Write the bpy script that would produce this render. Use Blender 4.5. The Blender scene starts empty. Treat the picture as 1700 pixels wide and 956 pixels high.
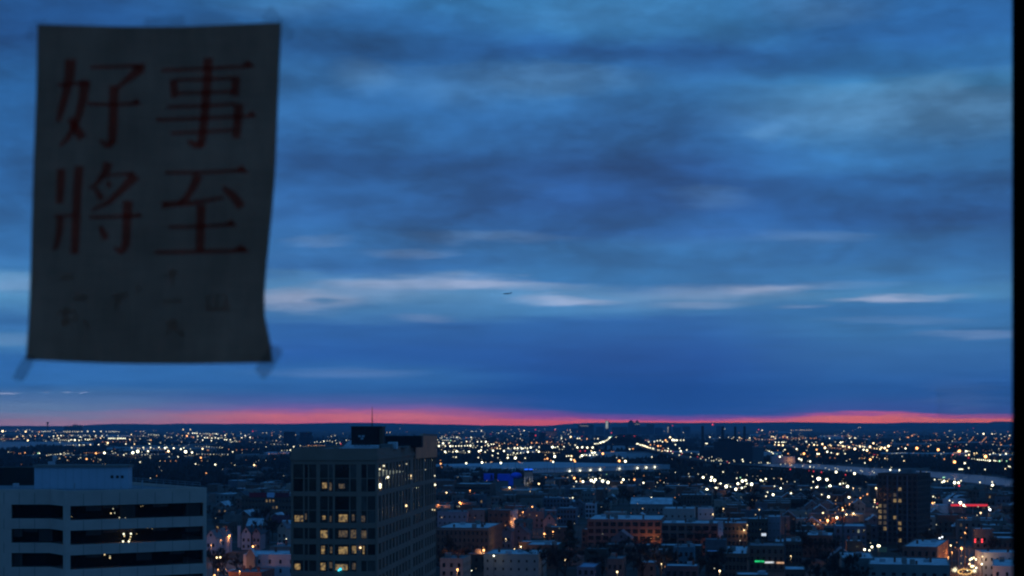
import bpy, bmesh, math, random
from math import sin, cos, tan, pi, radians, sqrt, atan2, asin, log, exp
from mathutils import Vector, Matrix

SC = bpy.context.scene
COL = SC.collection
F = 2800.0            # focal length in photograph pixels (photo 1700 px wide)
HY = 702.0            # eye level row in the photograph
HC = 60.0             # height of the eye above the ground, metres
HAZE = 4.5e-5          # density of the thin haze over the plain

# ------------------------------------------------------------------ camera
cam_d = bpy.data.cameras.new('camera')
cam = bpy.data.objects.new('camera', cam_d)
COL.objects.link(cam)
cam.location = (0, 0, HC)
cam.rotation_euler = (pi/2, 0, 0)
cam_d.sensor_width = 36.0
cam_d.lens = 36.0*F/1700.0
cam_d.shift_y = (HY-478.0)/1700.0
cam_d.clip_start = 0.02
cam_d.clip_end = 120000.0
cam_d.dof.use_dof = True
cam_d.dof.focus_distance = 1500.0
cam_d.dof.aperture_fstop = 11.0
SC.camera = cam

SC.view_settings.view_transform = 'Standard'
SC.view_settings.look = 'None'
SC.view_settings.exposure = 0.0
SC.view_settings.gamma = 1.0
SC.view_settings.use_curve_mapping = False
SC.cycles.use_adaptive_sampling = False
SC.cycles.use_denoising = True
SC.cycles.max_bounces = 6
SC.cycles.diffuse_bounces = 4
SC.cycles.glossy_bounces = 3
SC.cycles.transmission_bounces = 3
SC.cycles.volume_bounces = 0
SC.cycles.transparent_max_bounces = 12
SC.cycles.sample_clamp_indirect = 2.0
SC.cycles.pixel_filter_type = 'BLACKMAN_HARRIS'
SC.cycles.filter_width = 2.2
SC.render.use_persistent_data = False

def s2l(c):
    out = []
    for v in c[:3]:
        v = v/255.0
        out.append(v/12.92 if v <= 0.04045 else ((v+0.055)/1.055)**2.4)
    return tuple(out)

# ------------------------------------------------------------------ world: dusk sky under broken cloud
world = bpy.data.worlds.new('World')
SC.world = world
world.use_nodes = True
WT = world.node_tree
WT.nodes.clear()
WL = WT.links

class S:
    """a float socket with arithmetic"""
    def __init__(s, sock): s.k = sock
    def _m(s, op, b=None, c=None, rev=False, clamp=False):
        n = WT.nodes.new('ShaderNodeMath'); n.operation = op; n.use_clamp = clamp
        args = [s, b] if not rev else [b, s]
        if c is not None: args.append(c)
        for i, a in enumerate(args):
            if a is None: continue
            if isinstance(a, S): WL.new(a.k, n.inputs[i])
            else: n.inputs[i].default_value = a
        return S(n.outputs[0])
    def __add__(s, b): return s._m('ADD', b)
    __radd__ = __add__
    def __sub__(s, b): return s._m('SUBTRACT', b)
    def __rsub__(s, b): return s._m('SUBTRACT', b, rev=True)
    def __mul__(s, b): return s._m('MULTIPLY', b)
    __rmul__ = __mul__
    def __truediv__(s, b): return s._m('DIVIDE', b)
    def ma(s, b, c): return s._m('MULTIPLY_ADD', b, c)
    def mx(s, b): return s._m('MAXIMUM', b)
    def mn(s, b): return s._m('MINIMUM', b)

def wcombine(x, y, z=0.0):
    n = WT.nodes.new('ShaderNodeCombineXYZ')
    for i, a in enumerate((x, y, z)):
        if isinstance(a, S): WL.new(a.k, n.inputs[i])
        else: n.inputs[i].default_value = a
    return n.outputs[0]

def wnoise(vec, scale, detail, rough=0.55, color=False, dist=0.0):
    n = WT.nodes.new('ShaderNodeTexNoise')
    n.inputs['Scale'].default_value = scale
    n.inputs['Detail'].default_value = detail
    n.inputs['Roughness'].default_value = rough
    n.inputs['Distortion'].default_value = dist
    WL.new(vec, n.inputs['Vector'])
    return n.outputs[1] if color else S(n.outputs[0])

def wsmooth(v, a, b):
    n = WT.nodes.new('ShaderNodeMapRange'); n.interpolation_type = 'SMOOTHSTEP'
    n.inputs[1].default_value = a; n.inputs[2].default_value = b
    WL.new(v.k, n.inputs[0])
    return S(n.outputs[0])

def wmix(fac, a, b, blend='MIX'):
    n = WT.nodes.new('ShaderNodeMix'); n.data_type = 'RGBA'; n.blend_type = blend
    for sock, v in ((n.inputs[0], fac), (n.inputs[6], a), (n.inputs[7], b)):
        if isinstance(v, S): WL.new(v.k, sock)
        elif isinstance(v, bpy.types.NodeSocket): WL.new(v, sock)
        elif isinstance(v, (int, float)): sock.default_value = v
        else: sock.default_value = (*v[:3], 1.0)
    return n.outputs[2]

_tc = WT.nodes.new('ShaderNodeTexCoord')
_sp = WT.nodes.new('ShaderNodeSeparateXYZ')
WL.new(_tc.outputs['Generated'], _sp.inputs[0])
dX, dY, dZ = S(_sp.outputs[0]), S(_sp.outputs[1]), S(_sp.outputs[2])
zup = dZ.mx(0.0)
az = dX._m('ARCTAN2', dY)
te = zup / ((1.0 - zup*zup)._m('SQRT')).mx(0.05)          # tangent of the elevation
# cloud deck: directions projected on a high plane, so that cloud cells flatten towards the horizon
den = zup + 0.045
plane = wcombine(dX/den, dY/den)
plane_n = WT.nodes.new('ShaderNodeSeparateColor')
WL.new(wnoise(plane, 0.6, 3, 0.55, True), plane_n.inputs[0])
nr, ng = S(plane_n.outputs[0]), S(plane_n.outputs[1])
fine_n = WT.nodes.new('ShaderNodeSeparateColor')
WL.new(wnoise(plane, 2.2, 5, 0.6, True), fine_n.inputs[0])
fr, fg = S(fine_n.outputs[0]), S(fine_n.outputs[1])
azw = az + ((nr-0.5)*0.085 + (fr-0.5)*0.022)
low_n = wnoise(wcombine(az*34.0, te*520.0), 1.0, 5, 0.62)
lowband = 1.0 - wsmooth(te, 0.007, 0.018)
thick_n = WT.nodes.new('ShaderNodeValToRGB'); _r = thick_n.color_ramp
_st = [(0,1.0),(300,1.0),(430,0.95),(720,0.92),(850,1.1),(960,1.3),(1040,1.75),(1150,2.0),(1290,1.8),(1345,1.2),(1450,0.98),(1520,1.15),(1590,1.5),(1700,1.6)]
while len(_r.elements) < len(_st): _r.elements.new(0.5)
for _e, (_x, _v) in zip(_r.elements, _st): _e.position = _x/1700.0; _e.color = (_v/2.5,)*3+(1.0,)
WL.new((az._m('TANGENT')*(F/1700.0)+0.5).k, thick_n.inputs[0])
thick_s = WT.nodes.new('ShaderNodeSeparateColor'); WL.new(thick_n.outputs[0], thick_s.inputs[0])
te0 = te
te = te*(1.0 + (S(thick_s.outputs[0])*2.5-1.0)*lowband)
tew = te + (te.mn(0.25)+0.003)*((ng-0.5)*0.20 + (fg-0.5)*0.13) + (low_n-0.5)*lowband*0.0075

def ramp(stops):
    n = WT.nodes.new('ShaderNodeValToRGB')
    r = n.color_ramp; r.interpolation = 'EASE'
    stops = sorted(((HY-y)/HY, c) for y, c in stops)
    while len(r.elements) < len(stops): r.elements.new(0.5)
    for e, (p, c) in zip(r.elements, stops):
        e.position = max(0.0, p); e.color = (*s2l(c), 1.0)
    WL.new((tew*(F/HY)).k, n.inputs[0])
    return n.outputs[0]

ramp_far_left = ramp([(0,(40,86,144)),(90,(36,80,138)),(160,(46,98,157)),(300,(50,101,161)),(420,(58,108,165)),(455,(70,120,175)),(470,(112,148,192)),(495,(105,146,190)),(540,(66,118,176)),
    (570,(92,138,186)),(605,(58,112,174)),(640,(72,118,176)),(655,(106,127,168)),(680,(114,138,168)),(693,(140,134,156)),(700,(166,126,140))])
ramp_left = ramp([(0,(64,118,173)),(50,(55,106,165)),(100,(47,93,150)),(150,(62,110,167)),(200,(58,106,164)),(250,(47,91,150)),(300,(51,96,155)),(350,(52,97,156)),(420,(62,110,167)),
    (448,(62,112,172)),(466,(104,140,188)),(490,(118,150,194)),(515,(92,134,184)),(545,(48,104,170)),(590,(40,96,166)),(620,(62,112,170)),(648,(66,108,166)),(666,(96,104,162)),
    (678,(136,100,162)),(685,(205,102,132)),(692,(236,116,104)),(701,(222,98,104))])
ramp_mid = ramp([(0,(70,125,178)),(40,(70,123,177)),(90,(49,96,158)),(150,(64,113,169)),(220,(57,104,164)),(280,(46,87,148)),(340,(46,88,150)),(390,(51,99,161)),(430,(64,115,171)),
    (465,(68,122,178)),(490,(104,144,190)),(510,(86,134,184)),(540,(45,104,170)),(600,(31,89,161)),(650,(28,84,156)),(675,(36,84,155)),(681,(106,76,152)),(689,(142,74,150)),(694.5,(186,80,134)),(698,(240,96,84)),(701.5,(232,84,70))])
ramp_right = ramp([(0,(56,107,167)),(60,(50,100,160)),(100,(55,108,165)),(150,(80,130,178)),(200,(76,126,178)),(270,(64,116,174)),(320,(49,99,159)),(370,(44,94,156)),(420,(58,110,167)),
    (460,(70,121,174)),(495,(92,138,184)),(520,(62,120,175)),(550,(66,121,174)),(600,(58,109,166)),(650,(50,98,160)),(681,(64,86,152)),(687,(196,84,136)),(692,(246,116,84)),(701,(250,104,64))])
ramp_round = ramp([(0,(56,107,167)),(100,(50,100,160)),(200,(62,113,170)),(300,(50,98,158)),(420,(58,110,167)),(500,(72,122,176)),(600,(55,106,166)),(680,(62,100,158)),(700,(70,98,150))])
def azpx(x): return math.atan((x-850)/F)
base = wmix(wsmooth(azw, azpx(80), azpx(520)), ramp_far_left, ramp_left)
base = wmix(wsmooth(azw, azpx(640), azpx(960)), base, ramp_mid)
base = wmix(wsmooth(azw, azpx(1140), azpx(1420)), base, ramp_right)
base = wmix(wsmooth(az._m('ABSOLUTE'), 0.5, 1.1), base, ramp_round)

# cloud banks, each a soft lens in (azimuth, elevation); + lighter, - darker
BANKS = [
 (1560,165,280,62,.34),(1330,185,170,55,.14),(930,145,150,26,.24),(750,150,130,40,.12),(600,140,60,38,.25),(1000,20,220,34,.06),(1340,12,120,28,.16),(500,20,150,34,.12),
 (1290,215,30,22,.14),(1180,330,80,30,.16),(1330,400,120,14,.14),
 (700,470,180,13,.55),(850,476,130,11,.52),(490,500,110,20,.80),(935,499,90,10,.62),(600,484,130,18,.26),(1480,497,105,9,.80),(1190,478,170,17,.24),(1265,474,70,9,.42),(1170,507,95,10,.28),
 (1345,513,45,6,.22),(830,404,170,13,.22),(680,424,75,9,.20),(540,405,60,10,.16),(30,563,130,12,.14),(10,468,110,14,.20),(1600,557,120,7,.22),(1510,535,120,9,.10),(1100,492,260,25,.12),
 (1350,470,150,10,.10),(1620,200,120,30,.05),(680,527,60,9,.18),(560,620,140,10,.12),(1600,660,60,35,.06),
 (0,652,24,2.2,1.0),(74,651,9,1.6,.6),(112,651.5,6,1.4,.6),(131,652,7,1.6,.8),(60,672,90,2.0,.10),
 (1330,95,240,36,-.24),(1000,92,160,26,-.18),(700,88,200,30,-.16),(530,240,130,26,-.20),(830,272,230,30,-.22),(1050,285,130,38,-.20),(1100,240,110,26,-.18),(1450,350,160,40,-.12),
 (1560,395,150,26,-.16),(1260,300,90,25,-.12),(533,502,25,8,-.55),(1010,605,200,60,-.18),(1180,640,220,50,-.12),(700,556,170,18,-.12),(1440,546,70,6,-.18),(1615,549,70,5,-.22),
 (1630,128,70,26,-.22),(900,440,260,12,-.12),(1350,480,70,5,-.12),(100,90,120,60,-.14),(80,645,50,6,-.20),(180,652,60,5,-.12),(760,655,220,22,-.06),
]
te = te0
pos_v = wcombine(azw, tew)
acc = None
for (x, y, rx, ry, amp) in BANKS:
    u = (x-850)/F; v = (HY-y)/F
    a0 = math.atan(u); t0 = v/sqrt(1+u*u)
    sx, sy = F/rx/1.25, F/ry/1.25
    n = WT.nodes.new('ShaderNodeVectorMath'); n.operation = 'MULTIPLY_ADD'
    WL.new(pos_v, n.inputs[0]); n.inputs[1].default_value = (sx, sy, 0); n.inputs[2].default_value = (-a0*sx, -t0*sy, 0)
    q = WT.nodes.new('ShaderNodeVectorMath'); q.operation = 'DOT_PRODUCT'
    WL.new(n.outputs[0], q.inputs[0]); WL.new(n.outputs[0], q.inputs[1])
    w = (1.0 - S(q.outputs['Value'])).mx(0.0)
    w = w*w
    acc = w*amp if acc is None else w.ma(amp, acc)
cloud_n = wnoise(plane, 0.9, 6, 0.58, dist=0.2)
hi = te.mn(0.10)*10.0
lump_v = wcombine(az + (nr-0.5)*0.04, te*2.3 + (ng-0.5)*0.03)
lump_a = wnoise(lump_v, 9.0, 5, 0.52)
lump_b = wnoise(lump_v, 27.0, 6, 0.55)
lump = (wsmooth(lump_a, 0.34, 0.66)-0.5)*0.50 + (wsmooth(lump_b, 0.36, 0.66)-0.5)*0.24
lumpamt = wsmooth(te, 0.045, 0.12)*0.85 + 0.15
shade = 1.0 + (cloud_n-0.5)*(hi*0.45+0.25) + (fg-0.5)*(hi*0.2+0.1) + lump*lumpamt
light = ((acc*(0.45 + lump_b*0.7 + fr*0.4)) + (cloud_n-0.5)*hi*0.15).mx(0.0).mn(0.95)
below = wsmooth(dZ, -0.012, -0.002)*0.95 + 0.05
dark0 = (1.0 + acc.mn(0.0).mx(-0.6))*shade*below
lightc = wmix(wsmooth(te, 0.085, 0.13), s2l((170,184,214)), s2l((112,160,200)))
# the haze below dims the low sky; the sky outside it is that much brighter
path_len = te.mx(0.02)._m('DIVIDE', 620.0, rev=True).mn(25000.0)
gain = (path_len*HAZE)._m('EXPONENT')*0.55 + 0.45
tint = WT.nodes.new('ShaderNodeVectorMath'); tint.operation = 'MULTIPLY'; tint.inputs[1].default_value = (0.50, 0.905, 0.96)
WL.new(base, tint.inputs[0])
skyc = wmix(light, wmix(wsmooth(te, 0.006, 0.02), base, tint.outputs[0]), lightc)
dark = dark0*gain
dn = WT.nodes.new('ShaderNodeVectorMath'); dn.operation = 'SCALE'
WL.new(skyc, dn.inputs[0]); WL.new(dark.k, dn.inputs['Scale'])
bg1 = WT.nodes.new('ShaderNodeBackground'); bg1.inputs[1].default_value = 1.0
WL.new(dn.outputs[0], bg1.inputs[0])
# what the clear air above the cloud adds after sunset
sky = WT.nodes.new('ShaderNodeTexSky'); sky.sky_type = 'NISHITA'; sky.sun_disc = False
sky.sun_elevation = radians(-2.5); sky.sun_rotation = radians(12.0)
bg2 = WT.nodes.new('ShaderNodeBackground'); bg2.inputs[1].default_value = 0.05
WL.new(sky.outputs[0], bg2.inputs[0])
addn = WT.nodes.new('ShaderNodeAddShader')
WL.new(bg1.outputs[0], addn.inputs[0]); WL.new(bg2.outputs[0], addn.inputs[1])
wo = WT.nodes.new('ShaderNodeOutputWorld')
WL.new(addn.outputs[0], wo.inputs[0])
world.cycles.sampling_method = 'MANUAL'
world.cycles.sample_map_resolution = 512

# the sun has set behind the ridge: only a faint rosy afterglow is left of it
sun_d = bpy.data.lights.new('sun', 'SUN'); sun_d.energy = 0.012; sun_d.angle = radians(25); sun_d.color = (1.0, .62, .55)
sun = bpy.data.objects.new('sun', sun_d); COL.objects.link(sun)
sun.rotation_euler = (radians(88.0), 0, radians(180-12.0))
sun.location = (0, 0, 300)

# ------------------------------------------------------------------ materials
MATS = {}
def mat(name, color, rough=0.85, var=0.18, scale=0.35, spec=0.3, metal=0.0, fine=None, bump=0.0):
    """painted / mineral surface: base colour with two octaves of wear"""
    if name in MATS: return MATS[name]
    m = bpy.data.materials.new(name); m.use_nodes = True
    nt = m.node_tree; b = nt.nodes['Principled BSDF']
    b.inputs['Roughness'].default_value = rough
    b.inputs['Specular IOR Level'].default_value = spec
    b.inputs['Metallic'].default_value = metal
    tc = nt.nodes.new('ShaderNodeTexCoord')
    nz = nt.nodes.new('ShaderNodeTexNoise'); nz.inputs['Scale'].default_value = scale; nz.inputs['Detail'].default_value = 5; nz.inputs['Roughness'].default_value = 0.6
    nt.links.new(tc.outputs['Object'], nz.inputs['Vector'])
    rp = nt.nodes.new('ShaderNodeValToRGB')
    lo = tuple(c*(1-var) for c in color); hi = tuple(min(1.0, c*(1+var)) for c in color)
    rp.color_ramp.elements[0].position = 0.32; rp.color_ramp.elements[0].color = (*lo, 1)
    rp.color_ramp.elements[1].position = 0.68; rp.color_ramp.elements[1].color = (*hi, 1)
    nt.links.new(nz.outputs[0], rp.inputs[0]); nt.links.new(rp.outputs[0], b.inputs['Base Color'])
    if bump:
        bp = nt.nodes.new('ShaderNodeBump'); bp.inputs['Strength'].default_value = bump
        nt.links.new(nz.outputs[0], bp.inputs['Height']); nt.links.new(bp.outputs[0], b.inputs['Normal'])
    MATS[name] = m
    return m

def emat(name, color, strength, var=0.0, scale=1.0, base=(0.1,0.1,0.1), sample=False):
    """a lamp, screen or lit window"""
    if name in MATS: return MATS[name]
    m = bpy.data.materials.new(name); m.use_nodes = True
    nt = m.node_tree; b = nt.nodes['Principled BSDF']
    b.inputs['Base Color'].default_value = (*base, 1); b.inputs['Roughness'].default_value = 0.5
    b.inputs['Emission Color'].default_value = (*color, 1); b.inputs['Emission Strength'].default_value = strength
    if var:
        tc = nt.nodes.new('ShaderNodeTexCoord'); oi = nt.nodes.new('ShaderNodeObjectInfo')
        ad = nt.nodes.new('ShaderNodeVectorMath'); ad.operation = 'ADD'
        sc = nt.nodes.new('ShaderNodeVectorMath'); sc.operation = 'SCALE'; sc.inputs[0].default_value = (37, 61, 17)
        nt.links.new(oi.outputs['Random'], sc.inputs['Scale'])
        nt.links.new(tc.outputs['Object'], ad.inputs[0]); nt.links.new(sc.outputs[0], ad.inputs[1])
        vz = nt.nodes.new('ShaderNodeTexNoise'); vz.inputs['Scale'].default_value = scale; vz.inputs['Detail'].default_value = 3
        nt.links.new(ad.outputs[0], vz.inputs['Vector'])
        mr = nt.nodes.new('ShaderNodeMapRange'); mr.inputs[1].default_value = 0.33; mr.inputs[2].default_value = 0.67; mr.inputs[3].default_value = strength*(1-var); mr.inputs[4].default_value = strength*(1+var)
        nt.links.new(vz.outputs[0], mr.inputs[0]); nt.links.new(mr.outputs[0], b.inputs['Emission Strength'])
    m.cycles.emission_sampling = 'AUTO' if sample else 'NONE'
    MATS[name] = m
    return m

def glassmat(name, color=(0.012,0.014,0.017), rough=0.08, spec=0.6):
    m = mat(name, color, rough, 0.3, 0.6, spec)
    return m

M_GLASS = glassmat('dark_window_glass')
M_CONC = mat('office_concrete', (0.60,0.39,0.32), 0.8, 0.10, 0.25)
M_CONC2 = mat('tower_precast', (0.29,0.165,0.12), 0.8, 0.10, 0.3)
M_ROOFPALE = mat('pale_roof_membrane', (0.50,0.50,0.52), 0.8, 0.38, 0.30)
M_ROOFGREY = mat('grey_roof_felt', (0.19,0.18,0.19), 0.9, 0.25, 0.25)
M_ROOFDARK = mat('dark_shingle', (0.07,0.07,0.08), 0.9, 0.25, 0.5)
M_BRICK = mat('red_brick', (0.20,0.075,0.052), 0.9, 0.2, 0.7)
M_BROWN = mat('brown_brick', (0.135,0.075,0.055), 0.9, 0.2, 0.6)
M_CREAM = mat('cream_siding', (0.34,0.26,0.21), 0.8, 0.12, 0.5)
M_GREY = mat('grey_siding', (0.20,0.165,0.15), 0.8, 0.12, 0.5)
M_WHITE = mat('white_siding', (0.46,0.40,0.42), 0.8, 0.10, 0.5)
M_SLATE = mat('slate_blue_siding', (0.13,0.125,0.15), 0.8, 0.12, 0.5)
M_BLACK = mat('black_louvre', (0.018,0.018,0.02), 0.8, 0.2, 1.0)
M_METAL = mat('galvanised_steel', (0.32,0.33,0.35), 0.5, 0.15, 1.5, 0.5)
M_DARKMETAL = mat('dark_steel', (0.045,0.045,0.05), 0.6, 0.2, 1.0, 0.4)
M_COPPER = mat('bronze_cladding', (0.95,0.17,0.05), 0.55, 0.2, 0.25, 0.5)  # base colour also carries the orange lamplight falling on the wall
M_BARK = mat('bark', (0.055,0.038,0.028), 0.95, 0.3, 2.0)
M_TWIG = mat('bare_twigs', (0.048,0.034,0.026), 0.95, 0.35, 0.3)
M_EVERGREEN = mat('evergreen_needles', (0.034,0.034,0.022), 0.9, 0.35, 0.6)
M_ASPHALT = mat('asphalt', (0.05,0.05,0.052), 0.9, 0.25, 0.15)
M_PAVE = mat('pavement_concrete', (0.18,0.18,0.18), 0.9, 0.2, 0.2)
M_LIT = emat('lit_room_window', (1.0,0.64,0.21), 0.22, 0.85, 1.6)
M_LITDIM = emat('dim_lit_window', (1.0,0.66,0.25), 0.07, 0.8, 2.0)
M_LITPALE = emat('pale_lit_blind', (0.80,0.86,0.62), 0.22, 0.6, 0.9)

LAMPCOL = {'w': (1.0,0.94,0.64), 'y': (1.0,0.72,0.36), 'o': (1.0,0.42,0.13), 'r': (1.0,0.05,0.06), 'g': (0.45,1.0,0.55), 'b': (0.10,0.35,1.0), 'c': (0.85,0.92,1.0)}
LAMPSTR = [0.9, 1.0, 1.7, 3.0, 4.6, 6.0, 7.0, 8.0]
LAMPRAD = [0.38, 0.42, 0.64, 0.92, 1.25, 1.6, 2.0, 2.3]
def lampmat(c, s):
    k = 0.55 if c in 'rgb' else (0.8 if c == 'o' else 1.0)
    return emat('lamp_%s_%d' % ({'w':'white','y':'warm','o':'sodium','r':'red','g':'green','b':'blue','c':'cool'}[c], s), LAMPCOL[c], LAMPSTR[s]*k)

# ------------------------------------------------------------------ mesh building
class MB:
    def __init__(s): s.v, s.f, s.m, s.mats = [], [], [], []
    def mi(s, m):
        if m not in s.mats: s.mats.append(m)
        return s.mats.index(m)
    def face(s, pts, m):
        n = len(s.v); s.v += [tuple(p) for p in pts]; s.f.append(tuple(range(n, n+len(pts)))); s.m.append(s.mi(m))
    def box(s, x0, x1, y0, y1, z0, z1, m, bottom=False):
        n = len(s.v); i = s.mi(m)
        s.v += [(x0,y0,z0),(x1,y0,z0),(x1,y1,z0),(x0,y1,z0),(x0,y0,z1),(x1,y0,z1),(x1,y1,z1),(x0,y1,z1)]
        fs = [(0,1,5,4),(1,2,6,5),(2,3,7,6),(3,0,4,7),(4,5,6,7)]
        if bottom: fs.append((3,2,1,0))
        for f in fs: s.f.append(tuple(n+k for k in f)); s.m.append(i)
        return s
    def prism(s, poly, z0, z1, m, cap=True, bottom=False):
        """poly counter-clockwise seen from above"""
        n = len(s.v); k = len(poly); i = s.mi(m)
        s.v += [(p[0],p[1],z0) for p in poly] + [(p[0],p[1],z1) for p in poly]
        for a in range(k):
            b = (a+1) % k
            s.f.append((n+a, n+b, n+k+b, n+k+a)); s.m.append(i)
        if cap: s.f.append(tuple(n+k+a for a in range(k))); s.m.append(i)
        if bottom: s.f.append(tuple(n+a for a in reversed(range(k)))); s.m.append(i)
        return s
    def tube(s, a, b, r0, r1, m, k=6, cap=True):
        a, b = Vector(a), Vector(b); d = (b-a)
        if d.length < 1e-6: return s
        d.normalize(); up = Vector((0,0,1)) if abs(d.z) < 0.9 else Vector((1,0,0))
        p = d.cross(up).normalized(); q = d.cross(p)
        n = len(s.v); i = s.mi(m)
        for c, r in ((a, r0), (b, r1)):
            for t in range(k):
                an = 2*pi*t/k; s.v.append(tuple(c + p*(r*cos(an)) + q*(r*sin(an))))
        for t in range(k):
            u = (t+1) % k; s.f.append((n+t, n+k+t, n+k+u, n+u)); s.m.append(i)
        if cap:
            s.f.append(tuple(n+k+t for t in reversed(range(k)))); s.m.append(i)
            s.f.append(tuple(n+t for t in range(k))); s.m.append(i)
        return s
    def ball(s, c, r, m, seg=8, rings=5, sz=1.0):
        n = len(s.v); i = s.mi(m)
        s.v.append((c[0],c[1],c[2]+r*sz))
        for j in range(1, rings):
            t = pi*j/rings
            for q in range(seg):
                a = 2*pi*q/seg; s.v.append((c[0]+r*sin(t)*cos(a), c[1]+r*sin(t)*sin(a), c[2]+r*sz*cos(t)))
        s.v.append((c[0],c[1],c[2]-r*sz)); last = len(s.v)-1
        for q in range(seg):
            u = (q+1) % seg
            s.f.append((n, n+1+q, n+1+u)); s.m.append(i)
            b = n+1+(rings-2)*seg
            s.f.append((last, b+u, b+q)); s.m.append(i)
        for j in range(rings-2):
            for q in range(seg):
                u = (q+1) % seg; a = n+1+j*seg
                s.f.append((a+q, a+seg+q, a+seg+u, a+u)); s.m.append(i)
        return s
    def mesh(s, name, smooth=False):
        me = bpy.data.meshes.new(name); me.from_pydata(s.v, [], s.f)
        for m in s.mats: me.materials.append(m)
        me.polygons.foreach_set('material_index', s.m)
        if smooth: me.polygons.foreach_set('use_smooth', [True]*len(s.f))
        me.update()
        return me

def link(o, parent=None):
    COL.objects.link(o)
    if parent is not None: o.parent = parent
    return o
def obj(name, mb, parent=None, loc=None, smooth=False):
    me = mb if isinstance(mb, bpy.types.Mesh) else mb.mesh(name, smooth)
    o = bpy.data.objects.new(name, me)
    if loc is not None: o.location = loc
    return link(o, parent)
def tag(o, label, cat, group=None):
    o['label'] = label; o['category'] = cat
    if group: o['group'] = group
    return o
def thing(name, label, cat, loc=(0,0,0), rz=0.0, group=None):
    o = bpy.data.objects.new(name, None); o.empty_display_size = 0.5
    o.location = loc; o.rotation_euler = (0,0,rz)
    return tag(link(o), label, cat, group)
def struct(o): o['kind'] = 'structure'; return o
def stuff(o, label=None, cat=None):
    o['kind'] = 'stuff'
    if label: o['label'] = label
    if cat: o['category'] = cat
    return o

def wx(x, d): return (x-850.0)/F*d
def wz(y, d): return HC-(y-HY)/F*d
def P(x, y, d): return Vector((wx(x,d), d, wz(y,d)))
def dist(y, h=0.0): return (HC-h)*F/(y-HY)          # distance of a point of height h seen in row y
def px(p): return (850+F*p[0]/p[1], HY-F*(p[2]-HC)/p[1])

# ------------------------------------------------------------------ the room and its window
GY = 1.47           # distance of the window glass from the eye
fl, ceil = HC-1.45, HC+1.15
M_WALL = mat('cream_wall_paint', (0.80,0.70,0.58), 0.9, 0.04, 1.0)
M_FLOOR = mat('oak_floor', (0.30,0.20,0.12), 0.6, 0.25, 3.0)
WX0, WX1, WZ0, WZ1 = -1.35, 1.55, HC-0.78, HC+0.80
RX0, RX1, RY0 = -2.3, 2.3, -2.6
struct(obj('room_floor', MB().box(RX0-0.2, RX1+0.2, RY0-0.2, GY+0.22, fl-0.2, fl, M_FLOOR, True)))
struct(obj('room_ceiling', MB().box(RX0-0.2, RX1+0.2, RY0-0.2, GY+0.22, ceil, ceil+0.2, M_WALL, True)))
struct(obj('room_wall_left', MB().box(RX0-0.2, RX0, RY0, GY+0.05, fl, ceil, M_WALL, True)))
struct(obj('room_wall_right', MB().box(RX1, RX1+0.2, RY0, GY+0.05, fl, ceil, M_WALL, True)))
struct(obj('room_wall_back', MB().box(RX0, RX1, RY0-0.2, RY0, fl, ceil, M_WALL, True)))
ww = MB()
y0, y1 = GY+0.05, GY+0.22
ww.box(RX0-0.2, WX0, y0, y1, fl, ceil, M_WALL, True).box(WX1, RX1+0.2, y0, y1, fl, ceil, M_WALL, True)
ww.box(WX0, WX1, y0, y1, fl, WZ0, M_WALL, True).box(WX0, WX1, y0, y1, WZ1, ceil, M_WALL, True)
struct(obj('room_wall_window', ww))
M_FRAME = mat('black_aluminium', (0.020,0.020,0.022), 0.45, 0.15, 6.0, 0.5)
win = thing('window', 'dark aluminium window with glass panes, its upright at the right edge', 'window', (0, GY, WZ0))
MX = wx(1680, GY+0.016)    # left edge of the upright
M_GASKET = mat('black_gasket', (0.006,0.006,0.007), 1.0, 0.1, 6.0, 0.0)
def frame_part(name, x0, x1, z0, z1, ya=-0.03, yb=0.05):
    obj(name, MB().box(x0, x1, ya, yb, z0-WZ0, z1-WZ0, M_FRAME, True), win)
frame_part('jamb', WX0-0.02, WX0+0.05, WZ0, WZ1); frame_part('jamb', WX1-0.05, WX1+0.02, WZ0, WZ1)
obj('gasket', MB().box(MX, MX+0.0012, -0.008, 0.016, 0.053, WZ1-WZ0-0.053, M_GASKET, True), win)
frame_part('upright', MX+0.0013, MX+0.075, WZ0+0.052, WZ1-0.052, -0.0075, 0.016)
frame_part('bead', MX+0.020, MX+0.060, WZ0+0.053, WZ1-0.053, -0.042, -0.0078)
frame_part('sill_rail', WX0+0.05, WX1-0.05, WZ0, WZ0+0.05); frame_part('head_rail', WX0+0.05, WX1-0.05, WZ1-0.05, WZ1)
gm = bpy.data.materials.new('window_glass'); gm.use_nodes = True
nt = gm.node_tree; nt.nodes.clear()
tr = nt.nodes.new('ShaderNodeBsdfTransparent'); tr.inputs[0].default_value = (0.985,0.99,0.99,1)
gl = nt.nodes.new('ShaderNodeBsdfGlossy'); gl.inputs['Roughness'].default_value = 0.0
fn = nt.nodes.new('ShaderNodeFresnel'); fn.inputs[0].default_value = 1.45
mx = nt.nodes.new('ShaderNodeMixShader'); out = nt.nodes.new('ShaderNodeOutputMaterial')
nt.links.new(fn.outputs[0], mx.inputs[0]); nt.links.new(tr.outputs[0], mx.inputs[1]); nt.links.new(gl.outputs[0], mx.inputs[2]); nt.links.new(mx.outputs[0], out.inputs[0])
for xa, xb in ((WX0+0.05, MX), (MX+0.075, WX1-0.05)):
    p = MB(); p.face([(xa,0.012,0.05),(xb,0.012,0.05),(xb,0.012,WZ1-WZ0-0.05),(xa,0.012,WZ1-WZ0-0.05)], gm)
    obj('pane', p, win)

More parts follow.
